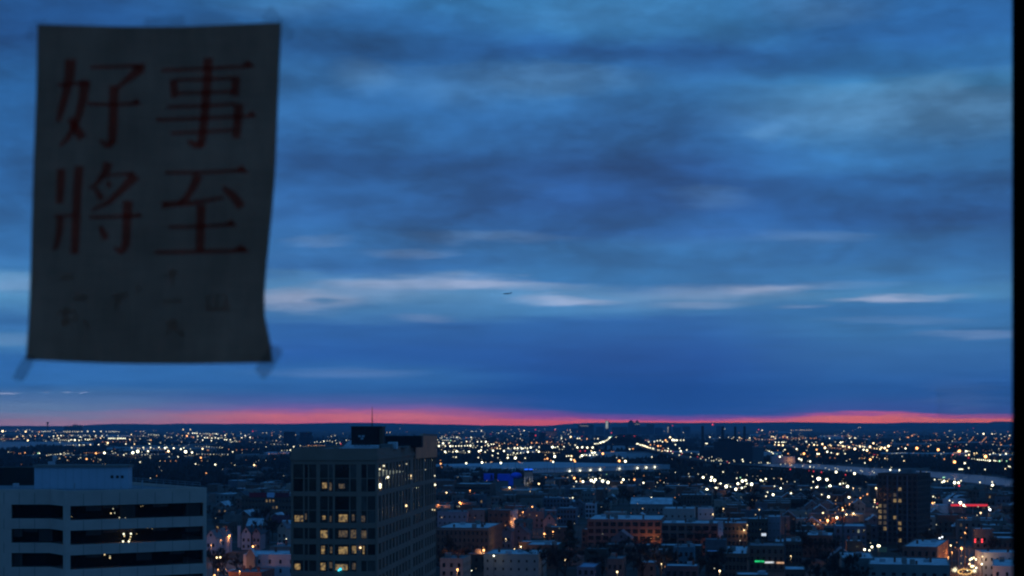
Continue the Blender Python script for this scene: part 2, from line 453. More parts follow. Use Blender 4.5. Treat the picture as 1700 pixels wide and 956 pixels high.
# ------------------------------------------------------------------ the paper taped to the glass
def film(name, color, alpha):
    m = bpy.data.materials.new(name); m.use_nodes = True
    nt = m.node_tree; nt.nodes.clear()
    a = nt.nodes.new('ShaderNodeBsdfTransparent'); b = nt.nodes.new('ShaderNodeBsdfTranslucent'); d = nt.nodes.new('ShaderNodeBsdfDiffuse')
    b.inputs[0].default_value = (*color, 1); d.inputs[0].default_value = (*color, 1)
    s1 = nt.nodes.new('ShaderNodeMixShader'); s1.inputs[0].default_value = 0.5
    s2 = nt.nodes.new('ShaderNodeMixShader'); s2.inputs[0].default_value = alpha
    o = nt.nodes.new('ShaderNodeOutputMaterial'); L = nt.links
    L.new(b.outputs[0], s1.inputs[1]); L.new(d.outputs[0], s1.inputs[2]); L.new(a.outputs[0], s2.inputs[1]); L.new(s1.outputs[0], s2.inputs[2]); L.new(s2.outputs[0], o.inputs[0])
    return m
def papermat(name, color, trans):
    m = bpy.data.materials.new(name); m.use_nodes = True
    nt = m.node_tree; nt.nodes.clear(); L = nt.links
    tc = nt.nodes.new('ShaderNodeTexCoord')
    mp = nt.nodes.new('ShaderNodeMapping'); mp.inputs['Scale'].default_value = (26, 26, 14); L.new(tc.outputs['Object'], mp.inputs[0])
    nz = nt.nodes.new('ShaderNodeTexNoise'); nz.inputs['Scale'].default_value = 1.0; nz.inputs['Detail'].default_value = 4; L.new(mp.outputs[0], nz.inputs['Vector'])
    rp = nt.nodes.new('ShaderNodeValToRGB'); rp.color_ramp.elements[0].position = .3; rp.color_ramp.elements[1].position = .75
    rp.color_ramp.elements[0].color = (*[c*0.80 for c in color], 1); rp.color_ramp.elements[1].color = (*color, 1)
    m2 = nt.nodes.new('ShaderNodeMapping'); m2.inputs['Scale'].default_value = (300, 1, 30); L.new(tc.outputs['Object'], m2.inputs[0])
    m3 = nt.nodes.new('ShaderNodeMapping'); m3.inputs['Scale'].default_value = (30, 1, 300); L.new(tc.outputs['Object'], m3.inputs[0])
    z2 = nt.nodes.new('ShaderNodeTexNoise'); z2.inputs['Scale'].default_value = 1.0; L.new(m2.outputs[0], z2.inputs['Vector'])
    z3 = nt.nodes.new('ShaderNodeTexNoise'); z3.inputs['Scale'].default_value = 1.0; L.new(m3.outputs[0], z3.inputs['Vector'])
    av = nt.nodes.new('ShaderNodeMath'); av.operation = 'ADD'; L.new(z2.outputs[0], av.inputs[0]); L.new(z3.outputs[0], av.inputs[1])
    a2 = nt.nodes.new('ShaderNodeMath'); a2.operation = 'MULTIPLY_ADD'; L.new(av.outputs[0], a2.inputs[0]); a2.inputs[1].default_value = 0.5; a2.inputs[2].default_value = -0.5
    a3 = nt.nodes.new('ShaderNodeMath'); a3.operation = 'ADD'; L.new(nz.outputs[0], a3.inputs[0]); L.new(a2.outputs[0], a3.inputs[1])
    L.new(a3.outputs[0], rp.inputs[0])
    d = nt.nodes.new('ShaderNodeBsdfDiffuse'); t = nt.nodes.new('ShaderNodeBsdfTranslucent'); x = nt.nodes.new('ShaderNodeMixShader'); o = nt.nodes.new('ShaderNodeOutputMaterial')
    L.new(rp.outputs[0], d.inputs[0]); L.new(rp.outputs[0], t.inputs[0]); x.inputs[0].default_value = trans
    L.new(d.outputs[0], x.inputs[1]); L.new(t.outputs[0], x.inputs[2]); L.new(x.outputs[0], o.inputs[0])
    return m
M_PAPER = papermat('white_paper', (1.0,0.69,0.54), 0.72)
M_INK = papermat('red_ink', (1.0,0.34,0.30), 0.95)
M_INK2 = papermat('faint_red_ink', (0.98,0.80,0.74), 0.95)
PY = GY-0.006
paper = thing('paper_sheet', 'white paper sheet with four large red characters taped to the window', 'poster', (wx(255,PY), PY, wz(601,PY)))
px0, pz0 = wx(255,PY), wz(601,PY)
def pp(x, y, dy=0.0):      # point of the sheet from its place in the photo
    return (wx(x,PY)-px0, dy, wz(y,PY)-pz0)
left_edge  = [(62,40),(61.5,90),(60,160),(57,230),(54.5,300),(52.5,370),(51,430),(49,490),(46.5,545),(44,578),(43,597)]
right_edge = [(467,37),(465,90),(462,160),(459.5,230),(457,290),(452,350),(446,410),(442,450),(439.5,490),(440.5,525),(446,550),(451,578),(453,604)]
def along(edge, t):
    n = len(edge)-1; i = min(int(t*n), n-1); f = t*n-i
    a, b = edge[i], edge[i+1]; return (a[0]+(b[0]-a[0])*f, a[1]+(b[1]-a[1])*f)
NX, NZ = 20, 40
top = lambda s: 5.5*sin(pi*s)**1.2
bot = lambda s: 4.0*sin(pi*s*1.15)
pv = MB(); grid = {}
for side, dy in ((0, 0.0), (1, 0.0004)):
    for j in range(NZ+1):
        l, r = along(left_edge, j/NZ), along(right_edge, j/NZ)
        for i in range(NX+1):
            s = i/NX; t = j/NZ
            y = l[1]+(r[1]-l[1])*s + top(s)*(1-t)**6 + bot(s)*t**6
            x = l[0]+(r[0]-l[0])*s
            curl = -0.004*max(0, s-0.86)/0.14*exp(-((t-0.83)/0.12)**2)
            grid[side,i,j] = len(pv.v); pv.v.append(pp(x, y, dy+curl))
pi_ = pv.mi(M_PAPER)
for j in range(NZ):
    for i in range(NX):
        a = [grid[0,i,j], grid[0,i,j+1], grid[0,i+1,j+1], grid[0,i+1,j]]; pv.f.append(tuple(a)); pv.m.append(pi_)
        a = [grid[1,i,j], grid[1,i+1,j], grid[1,i+1,j+1], grid[1,i,j+1]]; pv.f.append(tuple(a)); pv.m.append(pi_)
rim = [(i,0) for i in range(NX)]+[(NX,j) for j in range(NZ)]+[(i,NZ) for i in range(NX,0,-1)]+[(0,j) for j in range(NZ,0,-1)]
for k in range(len(rim)):
    a, b = rim[k], rim[(k+1) % len(rim)]
    pv.f.append((grid[(0,)+a], grid[(0,)+b], grid[(1,)+b], grid[(1,)+a])); pv.m.append(pi_)
sheet = obj('sheet', pv, paper)

# brush strokes of the four characters: lists of outlines in photo pixels
def stroke(pts, ws):
    """outline of a stroke along pts with a width at every point"""
    L, R = [], []
    for i, (x, y) in enumerate(pts):
        a = pts[max(0, i-1)]; b = pts[min(len(pts)-1, i+1)]
        dx, dy = b[0]-a[0], b[1]-a[1]; n = sqrt(dx*dx+dy*dy) or 1
        w = ws[i]/2; L.append((x-dy/n*w, y+dx/n*w)); R.append((x+dy/n*w, y-dx/n*w))
    return L, R
def ink(mb, pts, ws, m, lift):
    L, R = stroke(pts, ws)
    for i in range(len(pts)-1):
        mb.face([pp(*L[i], -lift), pp(*R[i], -lift), pp(*R[i+1], -lift), pp(*L[i+1], -lift)], m)
def tri(mb, pts, m, lift):
    mb.face([pp(x, y, -lift) for x, y in pts], m)
CH = {
 'hao': [([(118,98),(116,125),(111,150),(103,180),(96,203)],[19,17,15,13,7]), ([(96,141),(120,140),(147,137)],[6,6,8]), ([(142,134),(138,165),(128,200),(114,228),(100,243)],[18,15,13,10,5]),
         ([(116,196),(126,212),(138,230)],[11,15,17]), ([(150,112),(190,111),(228,109)],[6,6,7]), ([(236,112),(222,124),(205,138),(192,148)],[18,14,9,5]),
         ([(190,142),(189,175),(188,210),(186,240)],[17,16,16,15]), ([(187,240),(176,241),(166,233)],[14,11,5]), ([(146,173),(190,174),(230,172)],[6,6,7])],
 'shi': [([(346,96),(344,140),(340,190),(336,225),(334,243)],[16,15,15,15,13]), ([(336,240),(322,241),(312,233)],[15,11,5]), ([(268,117),(340,114),(418,110)],[6,6,6]), ([(288,132),(290,163)],[14,12]), ([(392,127),(390,160)],[15,13]),
         ([(294,133),(340,132),(388,130)],[6,6,6]), ([(294,155),(340,154),(388,152)],[6,6,6]), ([(278,178),(340,176),(392,173)],[6,6,6]), ([(397,172),(395,200),(392,230)],[17,15,14]),
         ([(264,199),(340,197),(424,192)],[6,6,6]), ([(284,222),(340,219),(388,216)],[6,6,6])],
 'jiang': [([(102,280),(101,310),(99,338)],[15,14,13]), ([(90,359),(112,358),(128,357)],[5,5,5]), ([(101,360),(99,385),(94,408),(88,416)],[13,12,9,4]), ([(132,276),(128,330),(126,380),(124,422)],[16,15,15,14]),
         ([(181,270),(174,288),(162,303),(148,315)],[16,13,8,4]), ([(172,292),(200,290),(222,288)],[5,5,7]), ([(226,290),(206,312),(182,335),(152,350)],[19,13,10,4]), ([(158,312),(164,322),(170,331)],[7,10,11]), ([(178,301),(184,311)],[7,10]),
         ([(148,361),(190,360),(234,358)],[6,6,7]), ([(213,333),(211,370),(209,410)],[17,15,15]), ([(210,410),(200,418),(190,411)],[15,11,5]), ([(166,376),(172,386),(177,397)],[7,11,13])],
 'zhi': [([(274,287),(340,286),(408,283)],[6,6,6]), ([(330,290),(322,308),(310,328),(296,338)],[17,14,11,8]), ([(272,340),(320,337),(372,328)],[12,8,6]), ([(370,311),(386,324),(402,344)],[8,15,16]),
         ([(334,340),(333,380),(332,418)],[16,15,15]), ([(280,377),(332,376),(390,373)],[6,6,6]), ([(258,419),(332,418),(410,416)],[7,7,7])],
}
TRI = {'hao': [[(214,112),(240,104),(242,116)],[(214,174),(228,163),(236,174)]], 'shi': [[(398,112),(412,99),(424,112)],[(408,194),(418,184),(428,194)],[(272,201),(262,192),(260,203)]],
       'jiang': [[(222,360),(230,352),(238,360)]], 'zhi': [[(386,286),(402,273),(414,288)],[(368,376),(384,364),(396,376)],[(384,418),(400,405),(416,419)],[(270,348),(268,333),(282,338)]]}
for k, (ch, strokes) in enumerate(CH.items()):
    mb = MB(); lift = 0.0006
    for pts, ws in strokes:
        ink(mb, pts, ws, M_INK, lift); lift += 0.00006
    for t in TRI[ch]:
        tri(mb, t, M_INK, lift); lift += 0.00006
    c = obj('printed_character', mb, paper)
    c['label'] = 'large dark red printed character ' + ('好','事','將','至')[k]
small = [([(100,462),(122,460)],[5,7]),([(122,496),(146,494)],[5,9]),([(96,520),(124,516),(128,530),(98,536)],[5,5,5,5]),([(110,508),(108,545)],[5,5]),([(140,530),(146,546)],[4,4]),
         ([(184,494),(200,491),(212,489)],[4,5,7]),([(198,494),(190,515)],[5,3]),([(228,476),(234,484)],[4,5]),([(286,444),(286,476)],[5,5]),([(272,458),(298,452)],[4,4]),([(270,501),(302,499)],[4,5]),
         ([(274,538),(298,536)],[4,4]),([(287,528),(284,545),(274,556)],[5,5,3]),([(287,541),(306,558)],[4,6]),([(346,492),(346,510)],[4,4]),([(362,488),(360,510)],[4,4]),([(376,490),(374,510)],[4,4]),([(340,514),(384,512)],[5,6])]
mb = MB()
for i, (pts, ws) in enumerate(small): ink(mb, pts, [w*1.5 for w in ws], M_INK2, 0.0006+i*0.00003)
o = obj('small_print', mb, paper); o['label'] = 'faint rows of small printed characters at the foot'
M_TAPE = film('frosted_tape', (0.38,0.36,0.40), 0.42)
M_TAPE2 = film('clear_tape', (0.30,0.29,0.36), 0.22)
def tape(pts, m, label, dy):
    mb = MB(); mb.face([pp(x, y, dy) for x, y in pts], m)
    # slightly ragged torn ends come from the extra corners given in pts
    o = obj('tape_strip', mb); o.location = (px0, PY, pz0)
    tag(o, label, 'tape', 'tape strips holding the paper')
tape([(22,629),(30,610),(44,588),(58,592),(57,602),(46,624),(38,634)], M_TAPE, 'frosted tape strip at the lower left corner of the paper', -0.0022)
tape([(424,612),(428,620),(438,630),(447,622),(462,600),(470,586),(466,577),(450,572)], M_TAPE, 'frosted tape strip at the lower right corner of the paper', -0.0024)
tape([(434,28),(449,10),(458,16),(466,28),(468,36),(440,38)], M_TAPE2, 'clear tape strip above the upper right corner of the paper', -0.0020)
tape([(464,30),(476,38),(490,54),(488,68),(476,70),(464,60)], M_TAPE2, 'clear tape strip beside the upper right corner of the paper', -0.0026)
tape([(240,31),(307,24),(309,42),(240,47)], M_TAPE2, 'clear tape strip at the middle of the paper top edge', -0.0021)
tape([(40,66),(58,32),(78,28),(80,42),(62,48),(54,70)], film('faint_tape', (0.24,0.24,0.34), 0.12), 'faint clear tape strip at the upper left corner of the paper', -0.0023)
fp = MB(); fp.face([(wx(1557,GY),0,wz(702,GY)),(wx(1681,GY),0,wz(702,GY)),(wx(1681,GY),0,wz(638,GY)),(wx(1640,GY),0,wz(636,GY)),(wx(1612,GY),0,wz(640,GY)),(wx(1557,GY),0,wz(643,GY))], film('painted_reflection', (0.40,0.36,0.36), 0.09))  # pale see-through sheet standing in for a reflection in the glass
o = obj('reflection_patch', fp, loc=(0, GY+0.006, 0)); tag(o, 'faint pale sheet painted for a reflection on the glass above the right horizon', 'reflection')

# ------------------------------------------------------------------ ground, water, hills
def ground_pt(x, y, z=0.0):
    d = dist(y, z); return (wx(x, d), d, z)
gmat = bpy.data.materials.new('winter_ground'); gmat.use_nodes = True
nt = gmat.node_tree; b = nt.nodes['Principled BSDF']; b.inputs['Roughness'].default_value = 0.95; b.inputs['Specular IOR Level'].default_value = 0.15
tc = nt.nodes.new('ShaderNodeTexCoord')
n1 = nt.nodes.new('ShaderNodeTexNoise'); n1.inputs['Scale'].default_value = 0.004; n1.inputs['Detail'].default_value = 8; n1.inputs['Roughness'].default_value = 0.65
n2 = nt.nodes.new('ShaderNodeTexVoronoi'); n2.inputs['Scale'].default_value = 0.012
nt.links.new(tc.outputs['Object'], n1.inputs['Vector']); nt.links.new(tc.outputs['Object'], n2.inputs['Vector'])
rp = nt.nodes.new('ShaderNodeValToRGB'); e = rp.color_ramp.elements
e[0].position = .35; e[0].color = (0.040,0.030,0.024,1); e[1].position = .72; e[1].color = (0.105,0.080,0.066,1)
e2 = rp.color_ramp.elements.new(.55); e2.color = (0.066,0.048,0.038,1)
nt.links.new(n1.outputs[0], rp.inputs[0])
sp = nt.nodes.new('ShaderNodeSeparateColor'); nt.links.new(n2.outputs['Color'], sp.inputs[0])
mr = nt.nodes.new('ShaderNodeMapRange'); mr.inputs[3].default_value = 0.7; mr.inputs[4].default_value = 1.35; nt.links.new(sp.outputs[0], mr.inputs[0])
ml = nt.nodes.new('ShaderNodeVectorMath'); ml.operation = 'SCALE'; nt.links.new(rp.outputs[0], ml.inputs[0]); nt.links.new(mr.outputs[0], ml.inputs['Scale'])
nt.links.new(ml.outputs[0], b.inputs['Base Color'])
g = MB(); g.face([(-30000,-3000,0),(30000,-3000,0),(30000,27000,0),(-30000,27000,0)], gmat)
struct(obj('ground', g))

wmat = bpy.data.materials.new('river_water'); wmat.use_nodes = True
nt = wmat.node_tree; b = nt.nodes['Principled BSDF']; b.inputs['Base Color'].default_value = (0.008,0.025,0.045,1); b.inputs['Roughness'].default_value = 0.33; b.inputs['IOR'].default_value = 1.33
tc = nt.nodes.new('ShaderNodeTexCoord'); nz = nt.nodes.new('ShaderNodeTexNoise'); nz.inputs['Scale'].default_value = 0.05; nz.inputs['Detail'].default_value = 4
bp = nt.nodes.new('ShaderNodeBump'); bp.inputs['Strength'].default_value = 0.05; bp.inputs['Distance'].default_value = 0.5
nt.links.new(tc.outputs['Object'], nz.inputs['Vector']); nt.links.new(nz.outputs[0], bp.inputs['Height']); nt.links.new(bp.outputs[0], b.inputs['Normal'])
def water(name, pts):
    w = MB(); w.face([ground_pt(x, y, 0.25) for x, y in pts], wmat); struct(obj(name, w))
water('bay_water', [(-420,733.4),(-420,753),(0,749),(40,748),(66,745.5),(92,744.4),(120,742.5),(152,740.5),(157,737),(150,734),(90,733.2)])
water('channel_water', [(360,752.6),(300,752.2),(290,753.6),(330,755),(362,754.6)])
water('creek_water', [(560,757.5),(560,761.5),(760,761.6),(890,761.2),(965,759.6),(960,757.8),(800,757.4),(725,757.2)])
water('river_water', [(1236,770.4),(1300,776.3),(1359,778.6),(1410,783),(1438,789),(1480,790.2),(1545,791.5),(1606,800.5),(1660,806.5),(1800,812),(1800,801),(1686,795),(1624,788.5),(1575,784.6),(1484,778.8),(1434,776),(1359,770.8),(1300,769.6)])

M_HILL = mat('wooded_ridge', (0.030,0.036,0.034), 1.0, 0.35, 0.002, 0.1)
prof = [(0,706.8),(60,707),(128,707.6),(137,706.6),(150,705),(190,703.6),(213,703.4),(240,703.9),(262,704.3),(285,703.5),(300,703.1),(340,703.3),(378,703.8),(400,703.1),(430,703.2),(470,703.6),(520,702.6),(560,701.9),(600,701.7),
        (650,702.4),(700,703.6),(735,704.6),(770,704.9),(783,705.6),(786,704.9),(790,705.8),(800,706.4),(815,705.9),(850,706.4),(900,706.7),(918,706.0),(928,704.6),(945,703.4),(962,702.5),(985,701.6),(1050,701.3),(1110,701.6),(1146,702.1),(1180,701.4),(1230,701.6),(1262,701.5),
        (1276,700.8),(1330,700.7),(1362,701.1),(1390,701.6),(1420,702.2),(1445,702.6),(1470,702.5),(1490,701.8),(1501,701.0),(1530,701.4),(1570,701.4),(1610,701.2),(1640,701.6),(1646,701.4),(1648,699.6),(1665,699.5),(1690,700.1),(1760,700.6)]
rng = random.Random(5)
prof = [(-2400+k*150, 706+rng.uniform(-1.5,1.0)) for k in range(16)] + prof + [(1850+k*160, 701+rng.uniform(-1.2,1.2)) for k in range(16)]
def lerp_prof(x):
    for (xa, ya), (xb, yb) in zip(prof, prof[1:]):
        if xa <= x <= xb: return ya+(yb-ya)*(x-xa)/(xb-xa)
    return prof[-1][1]
h = MB(); hm = h.mi(M_HILL); rows = []
xs = [-2380+k*10.0 for k in range(650)]
DR = 18500.0
for x in xs:
    tree = 0.22*abs(sin(x*0.83)+sin(x*1.71+1)) * rng.random()
    zt = wz(lerp_prof(x)-tree, DR)
    rows.append([(wx(x,DR)*0.83, 15400+900*sin(x*0.006), -1.0), (wx(x,DR)*0.93, 17200+300*sin(x*0.011), zt*0.45), (wx(x,DR), DR, zt), (wx(x,DR)*1.1, 20500, zt*0.6), (wx(x,DR)*1.3, 24500, -1.0)])
base_i = len(h.v)
for r in rows: h.v += r
for i in range(len(rows)-1):
    for j in range(4):
        a = base_i+i*5+j; h.f.append((a, a+5, a+6, a+1)); h.m.append(hm)
struct(obj('hill_ridge', h))

# ------------------------------------------------------------------ the pale office block, lower left
def off2(a, b, s):       # outward normal of segment a->b (outside on the right hand) times s
    dx, dy = b[0]-a[0], b[1]-a[1]; n = sqrt(dx*dx+dy*dy); return (dy/n*s, -dx/n*s)
def inset(poly, s):
    out = []
    k = len(poly)
    for i in range(k):
        a, b, c = poly[i-1], poly[i], poly[(i+1) % k]
        n1, n2 = off2(a, b, -s), off2(b, c, -s)
        den = 1 + (n1[0]*n2[0]+n1[1]*n2[1])/(s*s)
        out.append((b[0]+(n1[0]+n2[0])/den, b[1]+(n1[1]+n2[1])/den))
    return out
og = bpy.data.materials.new('tinted_office_glass'); og.use_nodes = True
nt = og.node_tree; nt.nodes.clear()
a_ = nt.nodes.new('ShaderNodeBsdfTransparent'); a_.inputs[0].default_value = (0.55,0.58,0.60,1)
b_ = nt.nodes.new('ShaderNodeBsdfGlossy'); b_.inputs['Roughness'].default_value = 0.02
c_ = nt.nodes.new('ShaderNodeFresnel'); c_.inputs[0].default_value = 1.45
d_ = nt.nodes.new('ShaderNodeMixShader'); e_ = nt.nodes.new('ShaderNodeOutputMaterial')
nt.links.new(c_.outputs[0], d_.inputs[0]); nt.links.new(a_.outputs[0], d_.inputs[1]); nt.links.new(b_.outputs[0], d_.inputs[2]); nt.links.new(d_.outputs[0], e_.inputs[0])
M_INT = mat('dark_interior', (0.03,0.03,0.03), 0.9, 0.2, 0.5)

OX, OY = wx(108,290), 290.0
def W(x, d): return (wx(x,d)-OX, d-OY)
R_ = W(343,304); vdir = (-0.56, 0.83)
L2 = (0.0, 0.0); L1 = W(83,296); L0 = W(-70,296)
R2 = (R_[0]+vdir[0]*42, R_[1]+vdir[1]*42)
poly = [L0, L1, L2, R_, R2, (L0[0]-8, R2[1])]
office = thing('office_block', 'pale concrete office block with dark ribbon windows and rooftop penthouse at lower left', 'building', (OX, OY, 0))
zt = wz(820, 290)
levels = []     # (bottom, top) of every concrete band
zb = wz(840.3, 290); levels.append((zb, zt))
z = zb; hw, hs = 2.45, 1.80
glassz = []
while z > 3:
    glassz.append((z-hw, z)); z -= hw; levels.append((max(0,z-hs), z)); z -= hs
inner = inset(poly, 3.2); gpoly = inset(poly, 0.32)
for i, (a, b) in enumerate(levels):
    o = obj('parapet' if i == 0 else 'spandrel', MB().prism(poly, a, b, M_CONC, True, True), office)
core = MB()
for a, b in glassz: core.prism(inner, a+0.02, b-0.02, M_INT, False)
obj('core_wall', core, office)
def panes(seg, n, m, gap=0.07, rows=None):
    a, b = seg
    for (za, zbb) in rows:
        for k in range(n):
            t0, t1 = k/n, (k+1)/n; L = sqrt((b[0]-a[0])**2+(b[1]-a[1])**2); e = gap/L/2
            p0 = (a[0]+(b[0]-a[0])*(t0+e), a[1]+(b[1]-a[1])*(t0+e)); p1 = (a[0]+(b[0]-a[0])*(t1-e), a[1]+(b[1]-a[1])*(t1-e))
            q = MB(); q.face([(*p0, za), (*p1, za), (*p1, zbb), (*p0, zbb)], m); obj('pane', q, office)
vis = [r for r in glassz if r[1] > 24]
panes((gpoly[2], gpoly[3]), 8, og, rows=vis); panes((gpoly[1], gpoly[2]), 2, og, rows=vis); panes((gpoly[0], gpoly[1]), 6, og, rows=vis)
panes((gpoly[3], gpoly[4]), 12, og, rows=vis)
M_BLIND = mat('office_blind', (0.30,0.24,0.20), 0.9, 0.1, 0.5)
M_JOINT = mat('concrete_joint', (0.16,0.105,0.09), 0.9, 0.1, 0.5)
rb = random.Random(9); bpoly = inset(poly, 0.75)
for (a, b, n) in ((bpoly[2],bpoly[3],8),(bpoly[0],bpoly[1],6)):
    for (za, zb_) in vis:
        for k in range(n):
            if rb.random() < 0.45:
                t0, t1 = (k+.04)/n, (k+.96)/n; drop = rb.choice((.25,.4,.6,.95))*(zb_-za)
                p0 = (a[0]+(b[0]-a[0])*t0, a[1]+(b[1]-a[1])*t0); p1 = (a[0]+(b[0]-a[0])*t1, a[1]+(b[1]-a[1])*t1)
                q = MB(); q.face([(*p0,zb_-drop),(*p1,zb_-drop),(*p1,zb_-0.03),(*p0,zb_-0.03)], M_BLIND); obj('blind', q, office)
for (a, b, n) in ((L2,R_,8),(L0,L1,6)):
    nrm = off2(a, b, 1.0)
    for (za, zb_) in levels[:5]:
        for k in range(1, n):
            p0 = (a[0]+(b[0]-a[0])*k/n, a[1]+(b[1]-a[1])*k/n); L = sqrt((b[0]-a[0])**2+(b[1]-a[1])**2); ux, uy = (b[0]-a[0])/L*.035, (b[1]-a[1])/L*.035
            q = MB(); q.prism([(p0[0]-ux+nrm[0]*.012,p0[1]-uy+nrm[1]*.012),(p0[0]+ux+nrm[0]*.012,p0[1]+uy+nrm[1]*.012),(p0[0]+ux-nrm[0]*.05,p0[1]+uy-nrm[1]*.05),(p0[0]-ux-nrm[0]*.05,p0[1]-uy-nrm[1]*.05)], za+0.02, zb_-0.02, M_JOINT); obj('panel_joint', q, office)
# corner columns run the full height between the bands
def column(pa, pb, w):
    n = off2(pa, pb, 1.0); dx, dy = pb[0]-pa[0], pb[1]-pa[1]; L = sqrt(dx*dx+dy*dy); ux, uy = dx/L, dy/L
    return [(pa[0]-n[0]*0.02, pa[1]-n[1]*0.02), (pa[0]+ux*w-n[0]*0.02, pa[1]+uy*w-n[1]*0.02), (pa[0]+ux*w-n[0]*0.9, pa[1]+uy*w-n[1]*0.9), (pa[0]-n[0]*0.9, pa[1]-n[1]*0.9)]
def col_part(pl):
    for a, b in glassz: obj('column', MB().prism(pl, a+0.003, b-0.003, M_CONC, False), office)
col_part(column(L2, R_, 0.95)); 
back = (R_[0]-(R_[0])/25.6*0.6, R_[1]-(R_[1])/25.6*0.6)
col_part(column(back, R_, 0.6)); col_part(column(L0, L1, 9.4))
lp = (L1[0]+(L2[0]-L1[0])*0.86, L1[1]+(L2[1]-L1[1])*0.86); col_part(column(lp, L2, 0.5))
roofp = inset(poly, 0.45)
o = obj('roof', MB().prism(inset(poly,0.40), zt-0.2, zt+0.03, M_ROOFGREY), office)
rimb = MB()
for i in range(len(poly)):
    a, b = poly[i], poly[(i+1) % len(poly)]; c, d = roofp[(i+1) % len(poly)], roofp[i]
    rimb.prism([a, b, c, d], zt+0.002, zt+0.55, M_CONC)
obj('roof_edge', rimb, office)
dp = 312.0
M_PENT = mat('pale_blue_metal_panel', (0.40,0.44,0.50), 0.7, 0.06, 0.3)
pa, pb = wx(57,dp)-OX, wx(213,dp)-OX; ph = wz(776,dp)
o = obj('penthouse', MB().box(pa, pb, dp-OY, dp-OY+3.2, zt, ph, M_PENT), office)
obj('coping', MB().box(pa-0.25, pb+0.25, dp-OY-0.25, dp-OY+3.4, ph+0.002, ph+0.5, M_GREY, True), o)
for xq in (186, 195, 203): obj('vent_grille', MB().box(wx(xq,dp)-OX-0.25, wx(xq,dp)-OX+0.25, dp-OY-0.06, dp-OY-0.003, wz(791.5,dp)-0.25, wz(791.5,dp)+0.25, M_BLACK, True), o)
for k in range(1, 12):
    xq = pa+(pb-pa)*k/12; obj('panel_joint', MB().box(xq-0.04, xq+0.04, dp-OY-0.03, dp-OY-0.003, zt+0.05, ph-0.05, mat('panel_joint_metal',(0.33,0.36,0.41),0.7,0.06,0.3), True), o)
vx = wx(82,dp)-OX
v = MB().tube((vx,dp-OY+1.6,ph+0.4), (vx,dp-OY+1.6,ph+1.1), 0.65, 0.65, M_WHITE, 10).tube((vx+0.5,dp-OY+1.6,ph+1.1), (vx+0.5,dp-OY+1.6,ph+1.7), 0.3, 0.42, M_WHITE, 10).ball((vx+0.6,dp-OY+1.6,ph+1.75), 0.45, M_WHITE)
obj('roof_ventilator', v, office)
M_SCREENWALL = mat('dark_green_screen', (0.022,0.026,0.024), 0.9, 0.2, 0.4)
sw = MB().box(wx(-60,330)-OX, wx(55.5,330)-OX, 40, 46, zt, wz(776,330), M_SCREENWALL)
obj('plant_screen', sw, office)
obj('roof_box', MB().box(wx(21,318)-OX, wx(28,318)-OX, 28, 29.5, zt+0.03, zt+0.8, M_WHITE), office)
for (x, dd, hh) in ((124,298,1.6),(201,303,0.9),(182,300,0.5),(236,312,1.6)):
    obj('roof_pipe', MB().tube((wx(x,dd)-OX,dd-OY,zt+0.03), (wx(x,dd)-OX,dd-OY,zt+hh), 0.14, 0.12, M_METAL, 6), office)
rl = MB()
for k in range(12):
    t = k/11; q = (R_[0]+vdir[0]*(2+38*t)-0.3, R_[1]+vdir[1]*(2+38*t)); rl.tube((*q, zt+0.55), (*q, zt+1.4), 0.03, 0.03, M_METAL, 4)
for zz in (1.0, 1.4): rl.tube((R_[0]+vdir[0]*2-0.3, R_[1]+vdir[1]*2, zt+zz), (R_[0]+vdir[0]*40-0.3, R_[1]+vdir[1]*40, zt+zz), 0.03, 0.03, M_METAL, 4)
obj('railing', rl, office)
# glowing balls behind the glass: ceiling lamps, and others standing for reflected lights
def hit_facade(x, y, a, b, back_):
    n = off2(a, b, 1.0); k = (x-850)/F     # X = k*Y, facade point q: (q - (a - n*back)).n = 0
    ax, ay = a[0]+OX-n[0]*back_, a[1]+OY-n[1]*back_
    Y = (ax*n[0]+ay*n[1])/(k*n[0]+n[1]); return Vector((k*Y-OX, Y-OY, wz(y,Y)))
for (cx, cy, s) in ((675,555,2),(662,582,3),(684,580,2),(712,608,2),(748,608,2),(840,541,1),(852,539,1),(738,706,4),(781,704,4),(734,750,4),(768,750,4),(779,722,3),(774,738,3),(742,718,3),(624,829,3),(656,848,3),(656,838,2),(908,675,1),(696,691,2),(427,602,1),(880,670,1),(815,705,1),(1000,540,1)):
    p = hit_facade(cx/3.593, 690+cy/3.593, L2, R_, 1.3)
    r = (0.045, 0.07, 0.09, 0.12, 0.16)[s]
    obj('ceiling_lamp_or_glow_ball', MB().ball((0,0,0), r, lampmat('y' if s in (1,3) else 'w', min(4,s)), 8, 5), office, p)

# ------------------------------------------------------------------ the slab tower
TX, TY = wx(626,400.5), 400.5
tower = thing('slab_tower', 'tall grey slab tower with gridded windows, bronze rooftop wall and black plant box', 'building', (TX, TY, 0))
sd = Vector((0.0946, 0.9955))
def T(x, d): return (wx(x,d)-TX, d-TY)
fr_ = [T(483,402.2), T(528,400.6), T(595,399.8), (0.0,0.0)]
SL = 100.0
sidept = lambda t, o=0.0: (sd.x*t + sd.y*o, sd.y*t - sd.x*o)
tpoly = fr_ + [sidept(SL), (fr_[0][0]+sd.x*SL, fr_[0][1]+sd.y*SL)]
ztop = wz(748, 400)
zrow = lambda y: wz(y, 400.0)
rows_t = [(793.5,771),(816,795),(846.5,824),(868,848),(895,877),(921.5,904),(948.5,931)]
rows_t = [(zrow(a), zrow(b)) for a, b in rows_t]
zz = rows_t[-1][0]-1.25
while zz > 5: rows_t.append((zz-2.6, zz)); zz -= 3.85
M_CLEARDARK = glassmat('tower_glass', (0.055,0.042,0.034), 0.12, 0.5)
